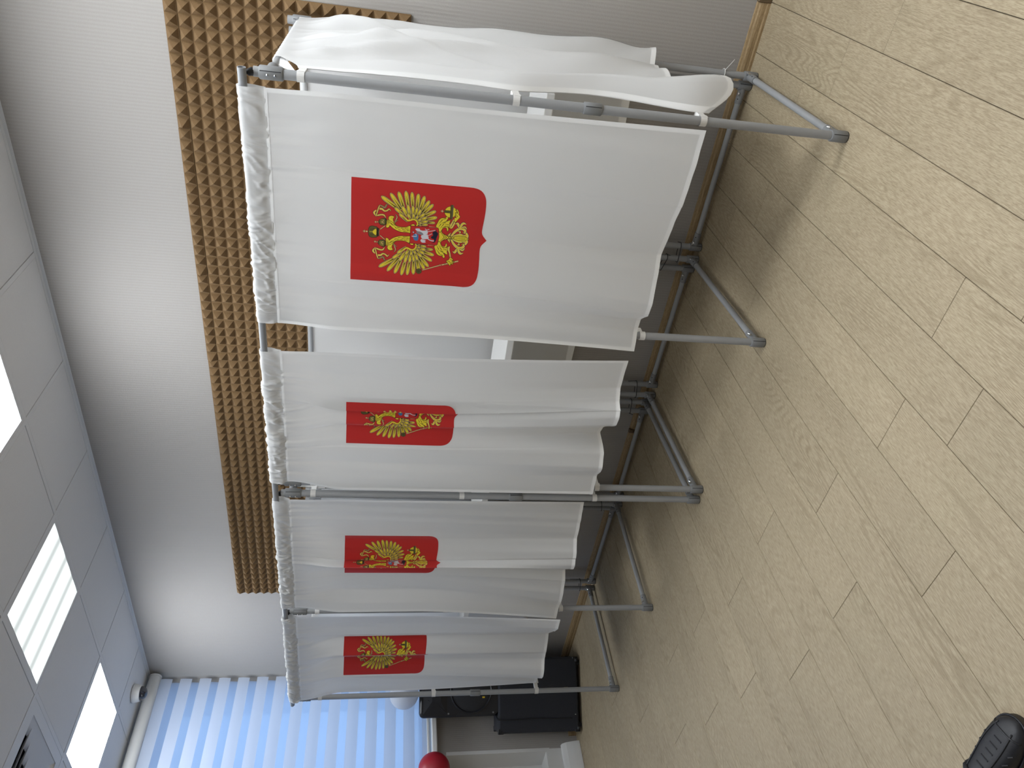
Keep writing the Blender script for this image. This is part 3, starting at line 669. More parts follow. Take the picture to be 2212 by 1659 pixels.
def sleeve(cur, parent, dens):
    """gathered tunnel of cloth around the rail"""
    xr_, xl_ = cur.top; L = abs(xl_-xr_); nu = int(L/.0022); prof = []
    zr_ = lambda x: RAIL_Z(x)
    us = np.linspace(0, 1, nu); V = []
    nf = 15
    for k_, u_ in enumerate(us):
        x = xr_+(xl_-xr_)*u_; y0, zr = RAIL_Y(x), zr_(x); R = .0150
        pts = []
        for t_ in np.linspace(0, 1, 14): pts.append((y0-.004-(R-.004)*sstep(np.array(t_*1.3)), ZS+(zr-ZS)*t_, t_*.55))
        for w_ in np.linspace(0, math.pi, 8)[1:-1]: pts.append((y0-R*math.cos(w_), zr+R*math.sin(w_), .55+.2*w_/math.pi))
        for t_ in np.linspace(1, 0, 6): pts.append((y0+.003+(R-.003)*float(sstep(np.array(t_*1.35))), ZS+(zr-ZS)*t_, .75+.25*(1-t_)))
        V.append(pts)
    V = np.array(V); X = np.repeat((xr_+(xl_-xr_)*us)[:, None], V.shape[1], 1); Y, Z, Tt = V[..., 0], V[..., 1], V[..., 2]
    sv = (us*L)[:, None]; am = (.35+.65*dens(us))[:, None]
    sd = cur.seed+20
    slant = vnoise(sv*14, sd+5)*.35
    r1 = vnoise2(sv*46+Tt*(2.5+6*slant), Tt*2.2+sv*3, sd); r2 = vnoise2(sv*95-Tt*7.0*slant, Tt*2.6+9, sd+1); r3 = vnoise2(sv*24+Tt*1.6, Tt*1.5+3, sd+2)
    rid = (1-2.4*np.abs(r1))*.62+(1-2.4*np.abs(r2))*.34*am+r3*.45
    env = np.interp(Tt, [0, .05, .2, .42, .55, .62, .9, 1], [.0, .22, 1., .9, .5, .45, .8, .0])
    disp = np.maximum(.0125*rid*am*env, -.0009-.010*np.clip(.42-np.abs(Tt-.01), 0, .42)*np.where(Tt < .42, 1, 0))
    cy = RAIL_Y(X); out = np.where(Tt < .55, -1., np.where(Tt > .75, 1., 0.))
    Y = Y+np.where(np.abs(out) > 0, out*disp, (Y-cy)/.015*disp); Z = Z+np.where(out == 0, np.maximum((Z-RAIL_Z(X))/.015, 0)*(disp+.0012), 0)
    P_ = np.stack([X, Y, Z], -1); n1, n2 = P_.shape[:2]
    return obj('rail_sleeve', P_.reshape(-1, 3), grid_faces(n1, n2)[:, ::-1], MAT['cloth'], parent, smooth=True)

# ------------------------------------------------------------------ the printed coat of arms, rasterised from outlines
PX = .0006; RW, RH = int(EW/PX)+1, int((EH+.004)/PX)+1
YEL, TAN, BLK, RED, OLV, WHT, BLU, GRY, NVY = [np.array(c_) for c_ in ((.88, .70, .045), (.84, .60, .26), (.020, .012, .006), (.60, .028, .025), (.13, .12, .035), (.72, .72, .76), (.07, .22, .45), (.25, .24, .27), (.010, .014, .035))]
IMG = np.tile(RED, (RH, RW, 1)).astype(np.float32)
def conv(region):
    ox, oy, k_ = {1: (780, 400, 12.289), 2: (900, 420, 13.825), 3: (780, 480, 12.289), 4: (900, 480, 13.825)}[region]
    def f_(pts):
        q = np.array(pts, float); v_ = np.c_[ox+q[:, 0]/k_, oy+q[:, 1]/k_, np.ones(len(q))] @ H_.T; return v_[:, :2]/v_[:, 2:]
    return f_
def fillp(ab, c_):
    """even-odd fill of a polygon given in emblem metres"""
    q = ab/PX; x0, y0 = np.floor(q.min(0)).astype(int)-1; x1, y1 = np.ceil(q.max(0)).astype(int)+2
    x0, y0, x1, y1 = max(x0, 0), max(y0, 0), min(x1, RW), min(y1, RH)
    if x1 <= x0 or y1 <= y0: return
    SSN = 2; gx = x0+(np.arange((x1-x0)*SSN)+.5)/SSN-.5; gy = y0+(np.arange((y1-y0)*SSN)+.5)/SSN-.5
    ins = np.zeros((len(gy), len(gx)), bool); n_ = len(q)
    for i_ in range(n_):
        (xa, ya), (xb, yb) = q[i_], q[(i_+1) % n_]
        if ya == yb: continue
        m_ = (gy >= min(ya, yb)) & (gy < max(ya, yb)); xi = xa+(gy-ya)*(xb-xa)/(yb-ya)
        ins[m_] ^= gx[None, :] > xi[m_][:, None]
    cov = ins.reshape(y1-y0, SSN, x1-x0, SSN).mean((1, 3))[..., None]
    IMG[y0:y1, x0:x1] = IMG[y0:y1, x0:x1]*(1-cov)+c_*cov
def catmull(P, n=6, closed=False):
    P = np.asarray(P, float); k_ = len(P); out = []
    for i_ in range(k_ if closed else k_-1):
        g = lambda j_: P[j_ % k_] if closed else P[min(max(j_, 0), k_-1)]
        p0, p1, p2, p3 = g(i_-1), g(i_), g(i_+1), g(i_+2)
        for t_ in np.arange(n)/n: out.append(.5*((2*p1)+(-p0+p2)*t_+(2*p0-5*p1+4*p2-p3)*t_**2+(-p0+3*p1-3*p2+p3)*t_**3))
    if not closed: out.append(P[-1])
    return np.array(out)
def strokep(P, w, c_):
    """tapering stroke; w a width or list of widths in metres"""
    P = np.asarray(P, float); ww = np.broadcast_to(np.asarray(w, float), (len(P),)) if np.ndim(w) == 0 else np.interp(np.linspace(0, 1, len(P)), np.linspace(0, 1, len(w)), w)
    t_ = np.gradient(P, axis=0); t_ /= np.linalg.norm(t_, axis=1, keepdims=True)+1e-9; n_ = np.c_[-t_[:, 1], t_[:, 0]]*ww[:, None]/2
    fillp(np.r_[P+n_, (P-n_)[::-1]], c_)
AX = .1815
mir = lambda ab: np.c_[2*AX-ab[:, 0], ab[:, 1]]
U = .0015*1.0          # one photo pixel on the cloth is about 1.45 mm
def outline(ab, w=.0016):
    c_ = ab.mean(0); q = np.r_[ab, ab[:1]]; strokep(q, w, BLK)
def grow(P, g_):
    P = np.asarray(P); t_ = np.roll(P, -1, 0)-np.roll(P, 1, 0); t_ /= np.linalg.norm(t_, axis=1, keepdims=True)+1e-9
    ar = np.sum(P[:, 0]*np.roll(P[:, 1], -1)-np.roll(P[:, 0], -1)*P[:, 1]); n_ = np.c_[t_[:, 1], -t_[:, 0]]*(1 if ar > 0 else -1); return P+n_*g_
def blob(ab, c_=YEL, o_=.0017, sm=True):
    P = catmull(ab, 5, True) if sm else np.asarray(ab); fillp(grow(P, o_), BLK); fillp(P, c_)
def ribbon(ab, w, c_=YEL, rim=TAN, o_=.0016):
    P = catmull(ab, 6); w = np.atleast_1d(np.asarray(w, float))
    strokep(P, w+2*o_, BLK); strokep(P, w, rim); strokep(P, np.maximum(w*.62-.0004, .0004), c_)
def feather(tip, base, hw, long=True):
    """one quill: dark outline, pale rim, yellow vane, dark shaft"""
    tip, base = np.asarray(tip), np.asarray(base); d = tip-base; L = np.linalg.norm(d); d = d/L; n_ = np.array([-d[1], d[0]])
    def leaf(w_, ext, inn=0.):
        ts = [0, .25, .5, .74, .88, .96]; ws = [.62, .84, .97, 1., .82, .46]
        r_ = [base+d*(L*t_)*(1)+n_*w_*k_ for t_, k_ in zip(ts, ws)]; l_ = [base+d*(L*t_)-n_*w_*k_ for t_, k_ in zip(ts, ws)]
        return np.array(r_+[tip+d*ext]+l_[::-1])
    fillp(leaf(hw+.0016, .0020), BLK); fillp(leaf(hw, 0), TAN); fillp(leaf(hw-.0014, -.0032), BLK); fillp(leaf(hw-.0024, -.0052), YEL)
    if long: strokep(np.array([base+d*L*.05, base+d*L*.72]), [.0046, .0004], BLK)
    else: strokep(np.array([base, base+d*L*.55]), [.0036, .0006], BLK)
C1, C2, C3, C4 = conv(1), conv(2), conv(3), conv(4)
both = lambda fn: (fn(lambda q: q), fn(mir))
u1 = np.linalg.norm(C1([(100, 500)])-C1([(200, 500)]))/100       # metres per traced unit, in the wings
def wing(T_):
    rows = [[((530,300),(985,640),58), ((775,220),(1075,670),54), ((990,185),(1140,640),54), ((1185,165),(1255,620),54), ((1350,195),(1375,640),50), ((1525,240),(1480,660),52), ((1690,300),(1560,700),52), ((1820,420),(1600,760),50), ((1920,520),(1620,800),50), ((1990,700),(1660,850),50), ((2020,870),(1700,930),50), ((1965,1020),(1730,1012),38)],
            [((890,605),(1130,820),46), ((1090,570),(1240,860),50), ((1240,535),(1300,850),46), ((1375,560),(1388,850),46), ((1490,610),(1450,860),42), ((1590,660),(1490,870),42), ((1690,770),(1530,900),42), ((1745,870),(1560,960),42), ((1770,980),(1580,1005),42), ((1770,1075),(1580,1072),36)],
            [((1010,770),(1240,985),46), ((1240,780),(1320,940),40), ((1390,775),(1390,930),40), ((1510,830),(1440,950),36), ((1590,915),(1480,1000),34), ((1610,1020),(1500,1045),32), ((1600,1095),(1500,1095),26)]]
    for i_, r_ in enumerate(rows):
        for tp, bs, hw_ in r_: feather(T_(C1([tp]))[0], T_(C1([bs]))[0], hw_*u1*1.08, i_ == 0)
    arm = T_(catmull(C1([(1075,800), (1150,880), (1235,955), (1310,950), (1390,930), (1460,960), (1495,1030), (1480,1100), (1455,1118)]), 6))
    strokep(arm+0, [.0005, .0035, .0062, .0052, .0045, .0045, .0045, .004], YEL)
    inner = T_(catmull(C1([(1085,850), (1180,950), (1250,990), (1310,985), (1370,958), (1420,965), (1462,1005), (1475,1060), (1440,1105)]), 6)); strokep(inner, .0012, BLK)
def ribbon_of(T_):
    ribbon(T_(C1([(655,890), (610,815), (540,800), (460,815), (395,830)])), [.001, .0048, .005, .005, .004]); ribbon(T_(C1([(395,835), (345,745), (400,680)])), [.003, .006, .004])
    ribbon(T_(C1([(395,830), (430,720), (470,600), (500,545)])), [.003, .0035, .0035, .003]); ribbon(T_(C1([(500,545), (560,570), (610,605), (650,600), (668,540), (712,535)])), [.003, .0042, .0044, .0035, .004, .0005], c_=OLV)
    ribbon(T_(C1([(490,640), (560,650), (620,700), (690,690), (745,650), (792,705)])), [.007, .0065, .005, .0045, .004, .0004])
def small_crown(T_):
    strokep(T_(C1([(662,905), (655,1065)])), .003, BLK); blob(T_(C1([(640,910), (560,915), (490,950), (475,1000), (500,1050), (560,1075), (640,1065)])), OLV)
    for yy in (940, 985, 1030): strokep(T_(catmull(C1([(500,yy), (560,yy-8), (625,yy)]), 4)), [.0005, .0028, .001], YEL*.55+OLV*.45)
    strokep(T_(C1([(545,1000), (605,960)])), [.0006, .0024], TAN); strokep(T_(C1([(545,1000), (605,1035)])), [.0006, .0024], TAN)
    ring_(T_(C1([(440,1000)]))[0], .0018, TAN); cross_(T_(C1([(385,1000)]))[0], .0036, TAN)
def ring_(c_, r_, col_):
    w_ = np.linspace(0, 2*math.pi, 20)[:-1]; P = np.c_[np.cos(w_), np.sin(w_)]; fillp(c_+P*(r_+.0010), BLK); fillp(c_+P*r_, col_)
def cross_(c_, r_, col_):
    for q in (.0009, 0):
        for d_ in ((r_+q, .0009+q), (.0009+q, r_+q)): fillp(c_+np.array([(-d_[0], -d_[1]), (d_[0], -d_[1]), (d_[0], d_[1]), (-d_[0], d_[1])]), BLK if q else col_)
def head(T_):
    neck = T_(C1([(690,950), (760,985), (870,1020), (935,1105), (1060,1140), (1200,1140), (1320,1112), (1330,1280), (1200,1268), (1080,1262), (960,1225), (850,1165), (760,1090), (735,1135), (668,1140), (680,1040)]))
    blob(neck, YEL)
    for (a_, b_) in (((760,1010),(850,1110)), ((800,1040),(940,1160)), ((860,1050),(960,1130)), ((900,1150),(1010,1190)), ((960,1140),(1080,1175)), ((990,1205),(1110,1230)), ((1060,1160),(1180,1180)), ((1090,1200),(1210,1215)), ((1120,1245),(1240,1250)), ((1160,1165),(1290,1160)), ((1200,1200),(1310,1200)), ((1220,1230),(1320,1235)), ((740,990),(730,1080)), ((712,965),(700,1110))):
        strokep(T_(C1([a_, b_])), [.0022, .0003], BLK)
    blob(T_(C1([(735,930), (738,865), (775,836), (830,834), (880,862), (855,892), (846,950), (868,1012), (800,985)])), YEL)
    strokep(T_(C1([(690,942), (800,985), (925,1085)])), [.0035, .003, .001], BLK); strokep(T_(C1([(700,945), (800,985), (905,1065)])), [.0016, .0013, .0004], YEL)
    ring_(T_(C1([(818,893)]))[0], .0003, BLK); ribbon(T_(C1([(885,1015), (930,930), (955,860), (915,790)])), [.0012, .0026, .0024, .0003], c_=TAN); ribbon(T_(C1([(915,1010), (940,965), (990,965)])), [.001, .0014, .0003], c_=TAN)
for T_ in (lambda q: q, mir): wing(T_)
for T_ in (lambda q: q, mir): ribbon_of(T_)
strokep(catmull(C1([(640, 1100), (560, 1160), (510, 1190)]), 4), .0042, BLK); strokep(C1([(640, 1100), (510, 1190)]), .0022, TAN)
strokep(catmull(mir(C1([(640, 1100), (560, 1160), (510, 1190)])), 4), .0042, BLK); strokep(mir(C1([(640, 1100), (510, 1190)])), .0022, TAN)
for T_ in (lambda q: q, mir): head(T_)
for T_ in (lambda q: q, mir): small_crown(T_)
# great crown
K = lambda pts: np.array([(AX+a_, b_) for a_, b_ in pts])
blob(K([(-.014, .086), (-.0185, .078), (-.0195, .068), (-.015, .060), (0, .0575), (.015, .060), (.0195, .068), (.0185, .078), (.014, .086)]), OLV)
for a_ in (-.0125, -.008, .008, .0125):
    for b_ in (.064, .0675, .071, .0745): ring_(np.array([AX+a_+(.001 if int(b_*1e4) % 70 else -.001), b_]), .0003, YEL)
strokep(K([(0, .060), (-.001, .078)]), [.003, .005], YEL*.4+OLV*.6); blob(K([(-.011, .080), (0, .070), (.011, .080), (.006, .083), (-.006, .083)]), YEL, .0006)
strokep(K([(-.0145, .088), (0, .0865), (.0145, .088)]), .0075, BLK); strokep(K([(-.012, .0925), (0, .091), (.012, .0925)]), .0022, OLV+.05)
ring_(np.array([AX, .0515]), .0028, TAN); cross_(np.array([AX, .0435]), .0046, TAN)
# lower body, tail, thighs
def tail_side(T_):
    ribbon(T_(C4([(985,440), (1100,530), (1230,590), (1350,600), (1440,560), (1470,520)])), [0.0043, 0.0080, 0.0090, 0.0087, 0.0080, 0.0029]); ribbon(T_(C4([(1350,605), (1440,600), (1480,560), (1490,620), (1430,690), (1340,690)])), [0.0029, 0.0072, 0.0087, 0.0087, 0.0065, 0.0014])
    ribbon(T_(C4([(975,450), (1050,580), (1120,690), (1220,780), (1330,790), (1400,740), (1385,655)])), [0.0029, 0.0065, 0.0087, 0.0101, 0.0094, 0.0087, 0.0014]); ribbon(T_(C4([(1200,700), (1260,690), (1250,640)])), [0.0014, 0.0058, 0.0009])
    ribbon(T_(C4([(1230,800), (1170,880), (1130,930), (1070,895)])), [0.0058, 0.0087, 0.0072, 0.0007]); ribbon(T_(C4([(1240,820), (1260,910), (1310,960), (1390,940)])), [0.0058, 0.0087, 0.0080, 0.0007]); ribbon(T_(C4([(1280,830), (1370,860), (1430,800)])), [0.0043, 0.0058, 0.0014])
    ribbon(T_(C4([(860,470), (920,500), (960,560), (985,625)])), [0.0029, 0.0072, 0.0058, 0.0007])
for T_ in (lambda q: q, mir): tail_side(T_)
blob(K([(-.0045, .343), (-.0075, .372), (-.0055, .382), (-.0035, .380), (0, .392), (.0035, .380), (.0055, .382), (.0075, .372), (.0045, .343)]), YEL)
for a_ in (-.003, .003): strokep(K([(a_*.5, .345), (a_, .380)]), [.0006, .0016], BLK)
def pelvis(T_): blob(T_(C4([(700,230), (660,330), (700,300), (790,330), (900,370), (965,410), (880,430), (760,420), (640,420)])), YEL)
blob(K([(-.0290, .285), (-.026, .296), (-.014, .300), (-.006, .316), (0, .342), (.006, .316), (.014, .300), (.026, .296), (.0290, .285)]), YEL)
for sg in (-1, 1):
    for b_ in (.296, .303, .312, .321): strokep(K([(sg*(.022-(b_-.296)*.55), b_-.006), (0, b_+.013)]), [.0004, .0020], BLK)
def thigh(T_):
    blob(T_(C4([(530,745), (600,690), (660,600), (700,640), (720,700), (770,750), (840,745), (880,655), (905,710), (880,780), (990,745), (965,830), (900,880), (905,985), (800,935), (835,1050), (795,1085), (760,1030), (660,1010), (590,950), (560,860)])), YEL)
    for a_, b_ in (((600,720),(660,840)), ((650,690),(740,850)), ((690,720),(820,800)), ((580,820),(680,960)), ((640,860),(790,900)), ((700,880),(830,960)), ((650,960),(780,1020)), ((760,780),(900,790)), ((770,840),(890,850))): strokep(T_(C4([a_, b_])), [.0003, .0026], BLK)
for T_ in (lambda q: q, mir): thigh(T_)
ribbon(C4([(965,770), (955,850), (985,950), (1000,1050), (1030,1130)]), [.005, .0065, .0042, .0042, .006]); ribbon(mir(C4([(965,770), (955,850), (985,950), (1000,1020)])), [.005, .0065, .0042, .0042])
# sceptre and its claw
sc_ = C4([(170,1445), (700,1300)]); strokep(sc_, .0052, BLK); strokep(sc_, .0030, TAN); s2_ = C4([(740,1295), (1240,1180)]); strokep(s2_, .0068, BLK); strokep(s2_, .0044, TAN)
for q in ((700,1300), (850,1270)): ring_(C4([q])[0], .0024, TAN)
blob(C4([(1000,1070), (1080,1140), (1040,1170), (1120,1200), (1060,1230), (1080,1270), (1020,1270), (990,1310), (950,1270), (900,1200), (880,1180), (960,1140)]), YEL)
for a_, b_ in (((1020,1110),(1030,1160)), ((920,1190),(1000,1200)), ((980,1230),(1060,1225)), ((1000,1270),(1050,1250)), ((1040,1190),(1110,1190))): strokep(C4([a_, b_]), .0016, BLK)
ring_(C3([(1530, 1310)])[0], .0092, OLV)
for w_ in np.linspace(0, 6.28, 7)[:-1]: strokep(C3([(1530, 1310)])[0]+np.array([[0, 0], [.008*math.cos(w_), .008*math.sin(w_)]]), [.0006, .0018], BLK)
# orb and its claw
oc = C2([(1015, 545)])[0]; w_ = np.linspace(0, 2*math.pi, 40)[:-1]; CI = np.c_[np.cos(w_), np.sin(w_)]
fillp(oc+CI*.0208, BLK); fillp(oc+CI*.0195, YEL)
bnd = C2([(1065, 330), (1030, 765)]); strokep(bnd, .0100, BLK); strokep(bnd+np.array([0, -.0008]), .0052, OLV); strokep(bnd+np.array([0, .0035]), .0016, OLV+.1)
vb = C2([(820, 520), (1010, 540)]); strokep(vb, .0098, BLK); strokep(vb, .0072, OLV)
for t_ in np.linspace(.04, .96, 11): ring_(bnd[0]*(1-t_)+bnd[1]*t_+np.array([0, -.001]), .0003, TAN)
for t_ in np.linspace(.1, .9, 5): ring_(vb[0]*(1-t_)+vb[1]*t_, .0003, TAN)
cross_(C2([(765, 515)])[0], .0048, TAN)
ribbon(C2([(1040,1030), (1100,940), (1145,830), (1165,760)]), [.005, .0055, .0045, .006]); blob(C2([(1130,730), (1180,700), (1150,640), (1190,600), (1160,575), (1190,550), (1215,590), (1230,560), (1190,480), (1215,465), (1260,560), (1255,620), (1290,690), (1200,800), (1140,850)]), YEL, .0012)
for a_, b_ in (((1185,640),(1225,690)), ((1150,690),(1190,720)), ((1170,610),(1150,650)), ((1190,500),(1150,480)), ((1140,580),(1185,560))): strokep(C2([a_, b_]), .0018, BLK)
# breast shield with the rider
def inner(pts): return C3(pts)
def rrect(a0, b0, a1, b1, r_):
    P = [(a0, b0), (a1, b0)]
    for w_ in np.linspace(0, math.pi/2, 6): P.append((a1-r_+r_*math.cos(w_), b1-r_+r_*math.sin(w_)))
    P.append((AX, b1+.003))
    for w_ in np.linspace(math.pi/2, math.pi, 6): P.append((a0+r_+r_*math.cos(w_), b1-r_+r_*math.sin(w_)))
    return np.array(P)
blob(K([(-.030, .193), (-.036, .198), (-.037, .205), (-.031, .207)]), YEL); blob(K([(.030, .193), (.036, .198), (.037, .205), (.031, .207)]), YEL)
for sg in (-1, 1): strokep(K([(sg*.032, .255), (sg*.032, .283)]), [.004, .001], TAN)
fillp(rrect(AX-.0325, .1935, AX+.0325, .2885, .007), BLK); fillp(rrect(AX-.0310, .1950, AX+.0310, .2870, .006), RED)
def fl(pts, c_): fillp(catmull(C3(pts), 4, True), c_)
fl([(1440,205), (1480,190), (1550,195), (1570,230), (1640,250), (1750,245), (1770,300), (1740,345), (1640,350), (1560,290), (1470,245)], WHT); fl([(1590,390), (1640,350), (1750,355), (1790,420), (1770,460), (1650,470), (1605,440)], WHT)
fl([(1575,510), (1600,465), (1640,480), (1720,500), (1690,520), (1715,545), (1690,560), (1620,560)], WHT)
for P_, w_ in (([(1750,440), (1800,480), (1870,510), (1935,515)], .0030), ([(1700,200), (1740,230), (1810,215)], .0020), ([(1770,275), (1870,260), (1980,240)], .0018), ([(1750,350), (1790,370), (1880,330)], .0016)): strokep(catmull(C3(P_), 4), w_, WHT)
fl([(1460,270), (1560,270), (1640,320), (1640,360), (1540,345), (1480,310)], GRY); fl([(1390,345), (1450,330), (1510,350), (1520,420), (1500,500), (1430,505), (1385,440)], BLU); strokep(C3([(1345,390), (1470,400), (1450,320)]), .0026, WHT); ring_(C3([(1388, 287)])[0], .0022, WHT)
fl([(1895,300), (1960,262), (2030,300), (2042,350), (2005,430), (1985,500), (1945,560), (1850,570), (1925,540), (1930,470), (1870,455), (1855,410), (1910,370)], NVY)
strokep(C3([(1985,225), (1990,270)]), .003, NVY)
# shield silhouette
SIL = []
half0 = [(0, 0), (0, .389), (.003, .405), (.010, .418), (.022, .428), (.040, .4345), (.071, .4365), (.105, .4355), (.135, .4335), (.152, .4335), (.163, .437), (.172, .444), (AX, .4525)]
half = [(0, 0)]+[tuple(q) for q in catmull(np.array(half0[1:]), 5)]
SIL = np.array(half+[(2*AX-a_, b_) for a_, b_ in half[::-1][1:]])
def inside(P, A, B):
    r_ = np.zeros(A.shape, bool)
    for i_ in range(len(P)):
        (xa, ya), (xb, yb) = P[i_], P[(i_+1) % len(P)]
        if ya == yb: continue
        c_ = (B >= min(ya, yb)) & (B < max(ya, yb)); r_ ^= c_ & (A > xa+(B-ya)*(xb-xa)/(yb-ya))
    return r_
def emblem(cur, parent, step):
    na, nb = int(EW/step)+1, int(EH/step)+2
    hf = np.array(half); av = np.linspace(0, 2*AX, na); bm = np.interp(np.minimum(av, 2*AX-av), hf[1:, 0]+np.arange(len(hf)-1)*1e-9, hf[1:, 1])
    A = np.repeat(av[:, None], nb, 1); B = bm[:, None]*np.linspace(0, 1, nb)[None, :]
    V = cur.P(cur.se+A, cur.zte-B); V = V+cur.nrm(cur.se+A, cur.zte-B)*.0009
    F = grid_faces(na, nb); use = np.arange(A.size)
    o = obj('printed_emblem', V.reshape(-1, 3)[use], F, MAT['print'], parent, smooth=True, label='red shield print with golden two headed eagle')
    fx, fy = np.clip(A.ravel()[use]/PX, 0, RW-1.001), np.clip(B.ravel()[use]/PX, 0, RH-1.001); i_, j_ = fx.astype(int), fy.astype(int); u_, v_ = (fx-i_)[:, None], (fy-j_)[:, None]
    c_ = IMG[j_, i_]*(1-u_)*(1-v_)+IMG[j_, i_+1]*u_*(1-v_)+IMG[j_+1, i_]*(1-u_)*v_+IMG[j_+1, i_+1]*u_*v_
    at = o.data.color_attributes.new('Col', 'FLOAT_COLOR', 'POINT'); at.data.foreach_set('color', np.c_[c_, np.ones(len(c_))].astype(np.float32).ravel())
    return o

def plan(px, py, y): q = on_y(px, py, y); return (q[0], q[1])
def hem(*pts): return [tuple(on_z(a_, b_, ZBOT)[:2]) for a_, b_ in pts]
rayp = lambda t_, y: (-t_*y, y)
CUR = []
CUR.append(Curtain([([plan(900, 220, 2.292), plan(900, 300, 2.288), plan(900, 384, 2.290), plan(900, 620, 2.290), plan(900, 650, 2.300), plan(900, 676, 2.292), plan(900, 700, 2.284), plan(900, 722, 2.280)],
    hem((1525, 281), (1515.5, 314), (1501, 363), (1489, 398.5), (1476.7, 437), (1457, 483), (1443.6, 514.7), (1429, 549.4), (1423.4, 587), (1416, 624.7), (1409, 659.4), (1400, 679.7), (1384, 688.3), (1377, 711.5), (1372.8, 740.4), (1369.9, 760)))],
    (-.652, -1.466), (plan(900, 395, 2.290), 0.), 1.6268, 101, 'white front curtain with wide open red coat of arms, nearest of the four'))
CUR.append(Curtain([([plan(900, 771, 2.322), plan(900, 815, 2.335), rayp(.785, 2.330), rayp(.806, 2.322)], hem((1357.7, 779.5), (1351, 801), (1341, 838.8), (1338, 867.7), (1340, 885))),
    ([rayp(.806, 2.322), (-1.808, 2.343), rayp(.806, 2.346)], hem((1340, 885), (1340, 886))),
    ([rayp(.806, 2.346), rayp(.834, 2.334)], hem((1340, 886), (1338, 902.5), (1330.8, 919.8))),
    ([rayp(.834, 2.334), rayp(.8335, 2.352)], hem((1330.8, 919.8), (1303, 919.8))),
    ([rayp(.8335, 2.352), rayp(.890, 2.338), plan(900, 1000, 2.345), plan(900, 1035, 2.330), plan(900, 1061, 2.322)], hem((1303, 919.8), (1296, 934), (1301.9, 960), (1303.8, 977), (1301, 1009), (1296.6, 1017.9), (1289, 1023.7), (1285, 1044), (1280, 1067)))],
    (-1.590, -2.262), (rayp(.785, 2.330), 0.), 1.6400, 202, 'white front curtain with a fold hiding one wing, second from the near end'))
CUR.append(Curtain([([plan(900, 1083, 2.325), plan(900, 1110, 2.345), plan(900, 1140, 2.372), rayp(1.122, 2.380), rayp(1.186, 2.358)], hem((1261.9, 1085.9), (1254.6, 1125), (1246, 1162.5), (1245.4, 1191.5), (1244, 1205))),
    ([rayp(1.186, 2.358), rayp(1.1865, 2.364)], hem((1244, 1205), (1243, 1206))),
    ([rayp(1.1865, 2.364), rayp(1.212, 2.300)], hem((1243, 1206), (1241.6, 1220), (1238.7, 1229))),
    ([rayp(1.212, 2.300), rayp(1.211, 2.366)], hem((1238.7, 1229), (1221, 1229))),
    ([rayp(1.211, 2.366), rayp(1.241, 2.358), plan(900, 1272, 2.372), plan(900, 1300, 2.345), plan(900, 1318, 2.335)], hem((1221, 1229), (1221, 1255), (1217, 1284), (1212.7, 1298.5), (1206.9, 1313), (1201, 1334.7)))],
    (-2.372, -3.130), (rayp(1.122, 2.380), .020), 1.6440, 303, 'white front curtain showing only the right half of the eagle, third from the near end'))
CUR.append(Curtain([([plan(900, 1328, 2.330), plan(900, 1345, 2.352), rayp(1.441, 2.350)], hem((1209.8, 1336), (1205.4, 1356), (1199.7, 1365))),
    ([rayp(1.441, 2.350), rayp(1.4415, 2.400)], hem((1199.7, 1365), (1185, 1366.5))),
    ([rayp(1.4415, 2.400), rayp(1.520, 2.330)], hem((1185, 1366.5), (1182, 1394), (1180, 1410))),
    ([rayp(1.520, 2.330), rayp(1.5195, 2.386)], hem((1180, 1410), (1179, 1411))),
    ([rayp(1.5195, 2.386), rayp(1.608, 2.338)], hem((1179, 1411), (1176.5, 1423), (1175.9, 1446.8), (1173.5, 1461), (1169.6, 1465.6))),
    ([rayp(1.608, 2.338), rayp(1.6075, 2.362)], hem((1169.6, 1465.6), (1161.8, 1465.6))),
    ([rayp(1.6075, 2.362), plan(900, 1482, 2.362), plan(900, 1493, 2.358)], hem((1161.8, 1465.6), (1159.5, 1472.6), (1155.6, 1477)))],
    (-3.212, -3.985), (rayp(1.4415, 2.400), .036), 1.6455, 404, 'white front curtain with centre pleat squeezing the eagle, farthest of the four'))
dens = [lambda u: sstep((u-.12)*1.5)*.8+.15, lambda u: sstep((u-.1)*5), lambda u: .3+.7*sstep((u-.25)*3), lambda u: .85+.15*u]
steps = [.0009, .00115, .00125, .00135]
for q, cur in enumerate(CUR):
    e = empty('front_curtain', ((cur.top[0]+cur.top[1])/2, RAIL_Y(cur.top[0]), ZBOT), label=cur.label, cat='curtain', group='emblem curtains on the booth fronts')
    v, f, _, _ = cur.sheet('', 0, cur.S, ZBOT, ZS, .0034, .014, None, None); obj('curtain_cloth', v, f, MAT['cloth'], e, smooth=True)
    mb_v, mb_f = [], []
    def addh(s0, s1, z0, z1, ds, dz, off):
        v, f, _, _ = cur.sheet('', s0, s1, z0, z1, ds, dz, None, None, off=off); n_ = sum(len(a_) for a_ in mb_v); mb_v.append(v); mb_f.append(f+n_)
    HW_ = .0135
    addh(0, HW_, ZBOT, ZS, .0045, .012, .0008); addh(cur.S-HW_, cur.S, ZBOT, ZS, .0045, .012, .0008); addh(0, cur.S, ZBOT, ZBOT+.016, .0035, .008, .0011); addh(0, cur.S, ZS-.005, ZS+.004, .0035, .0045, .0012)
    obj('hem', np.concatenate(mb_v), np.concatenate(mb_f), MAT['hem'], e, smooth=True)
    sleeve(cur, e, dens[q]); emblem(cur, e, steps[q])

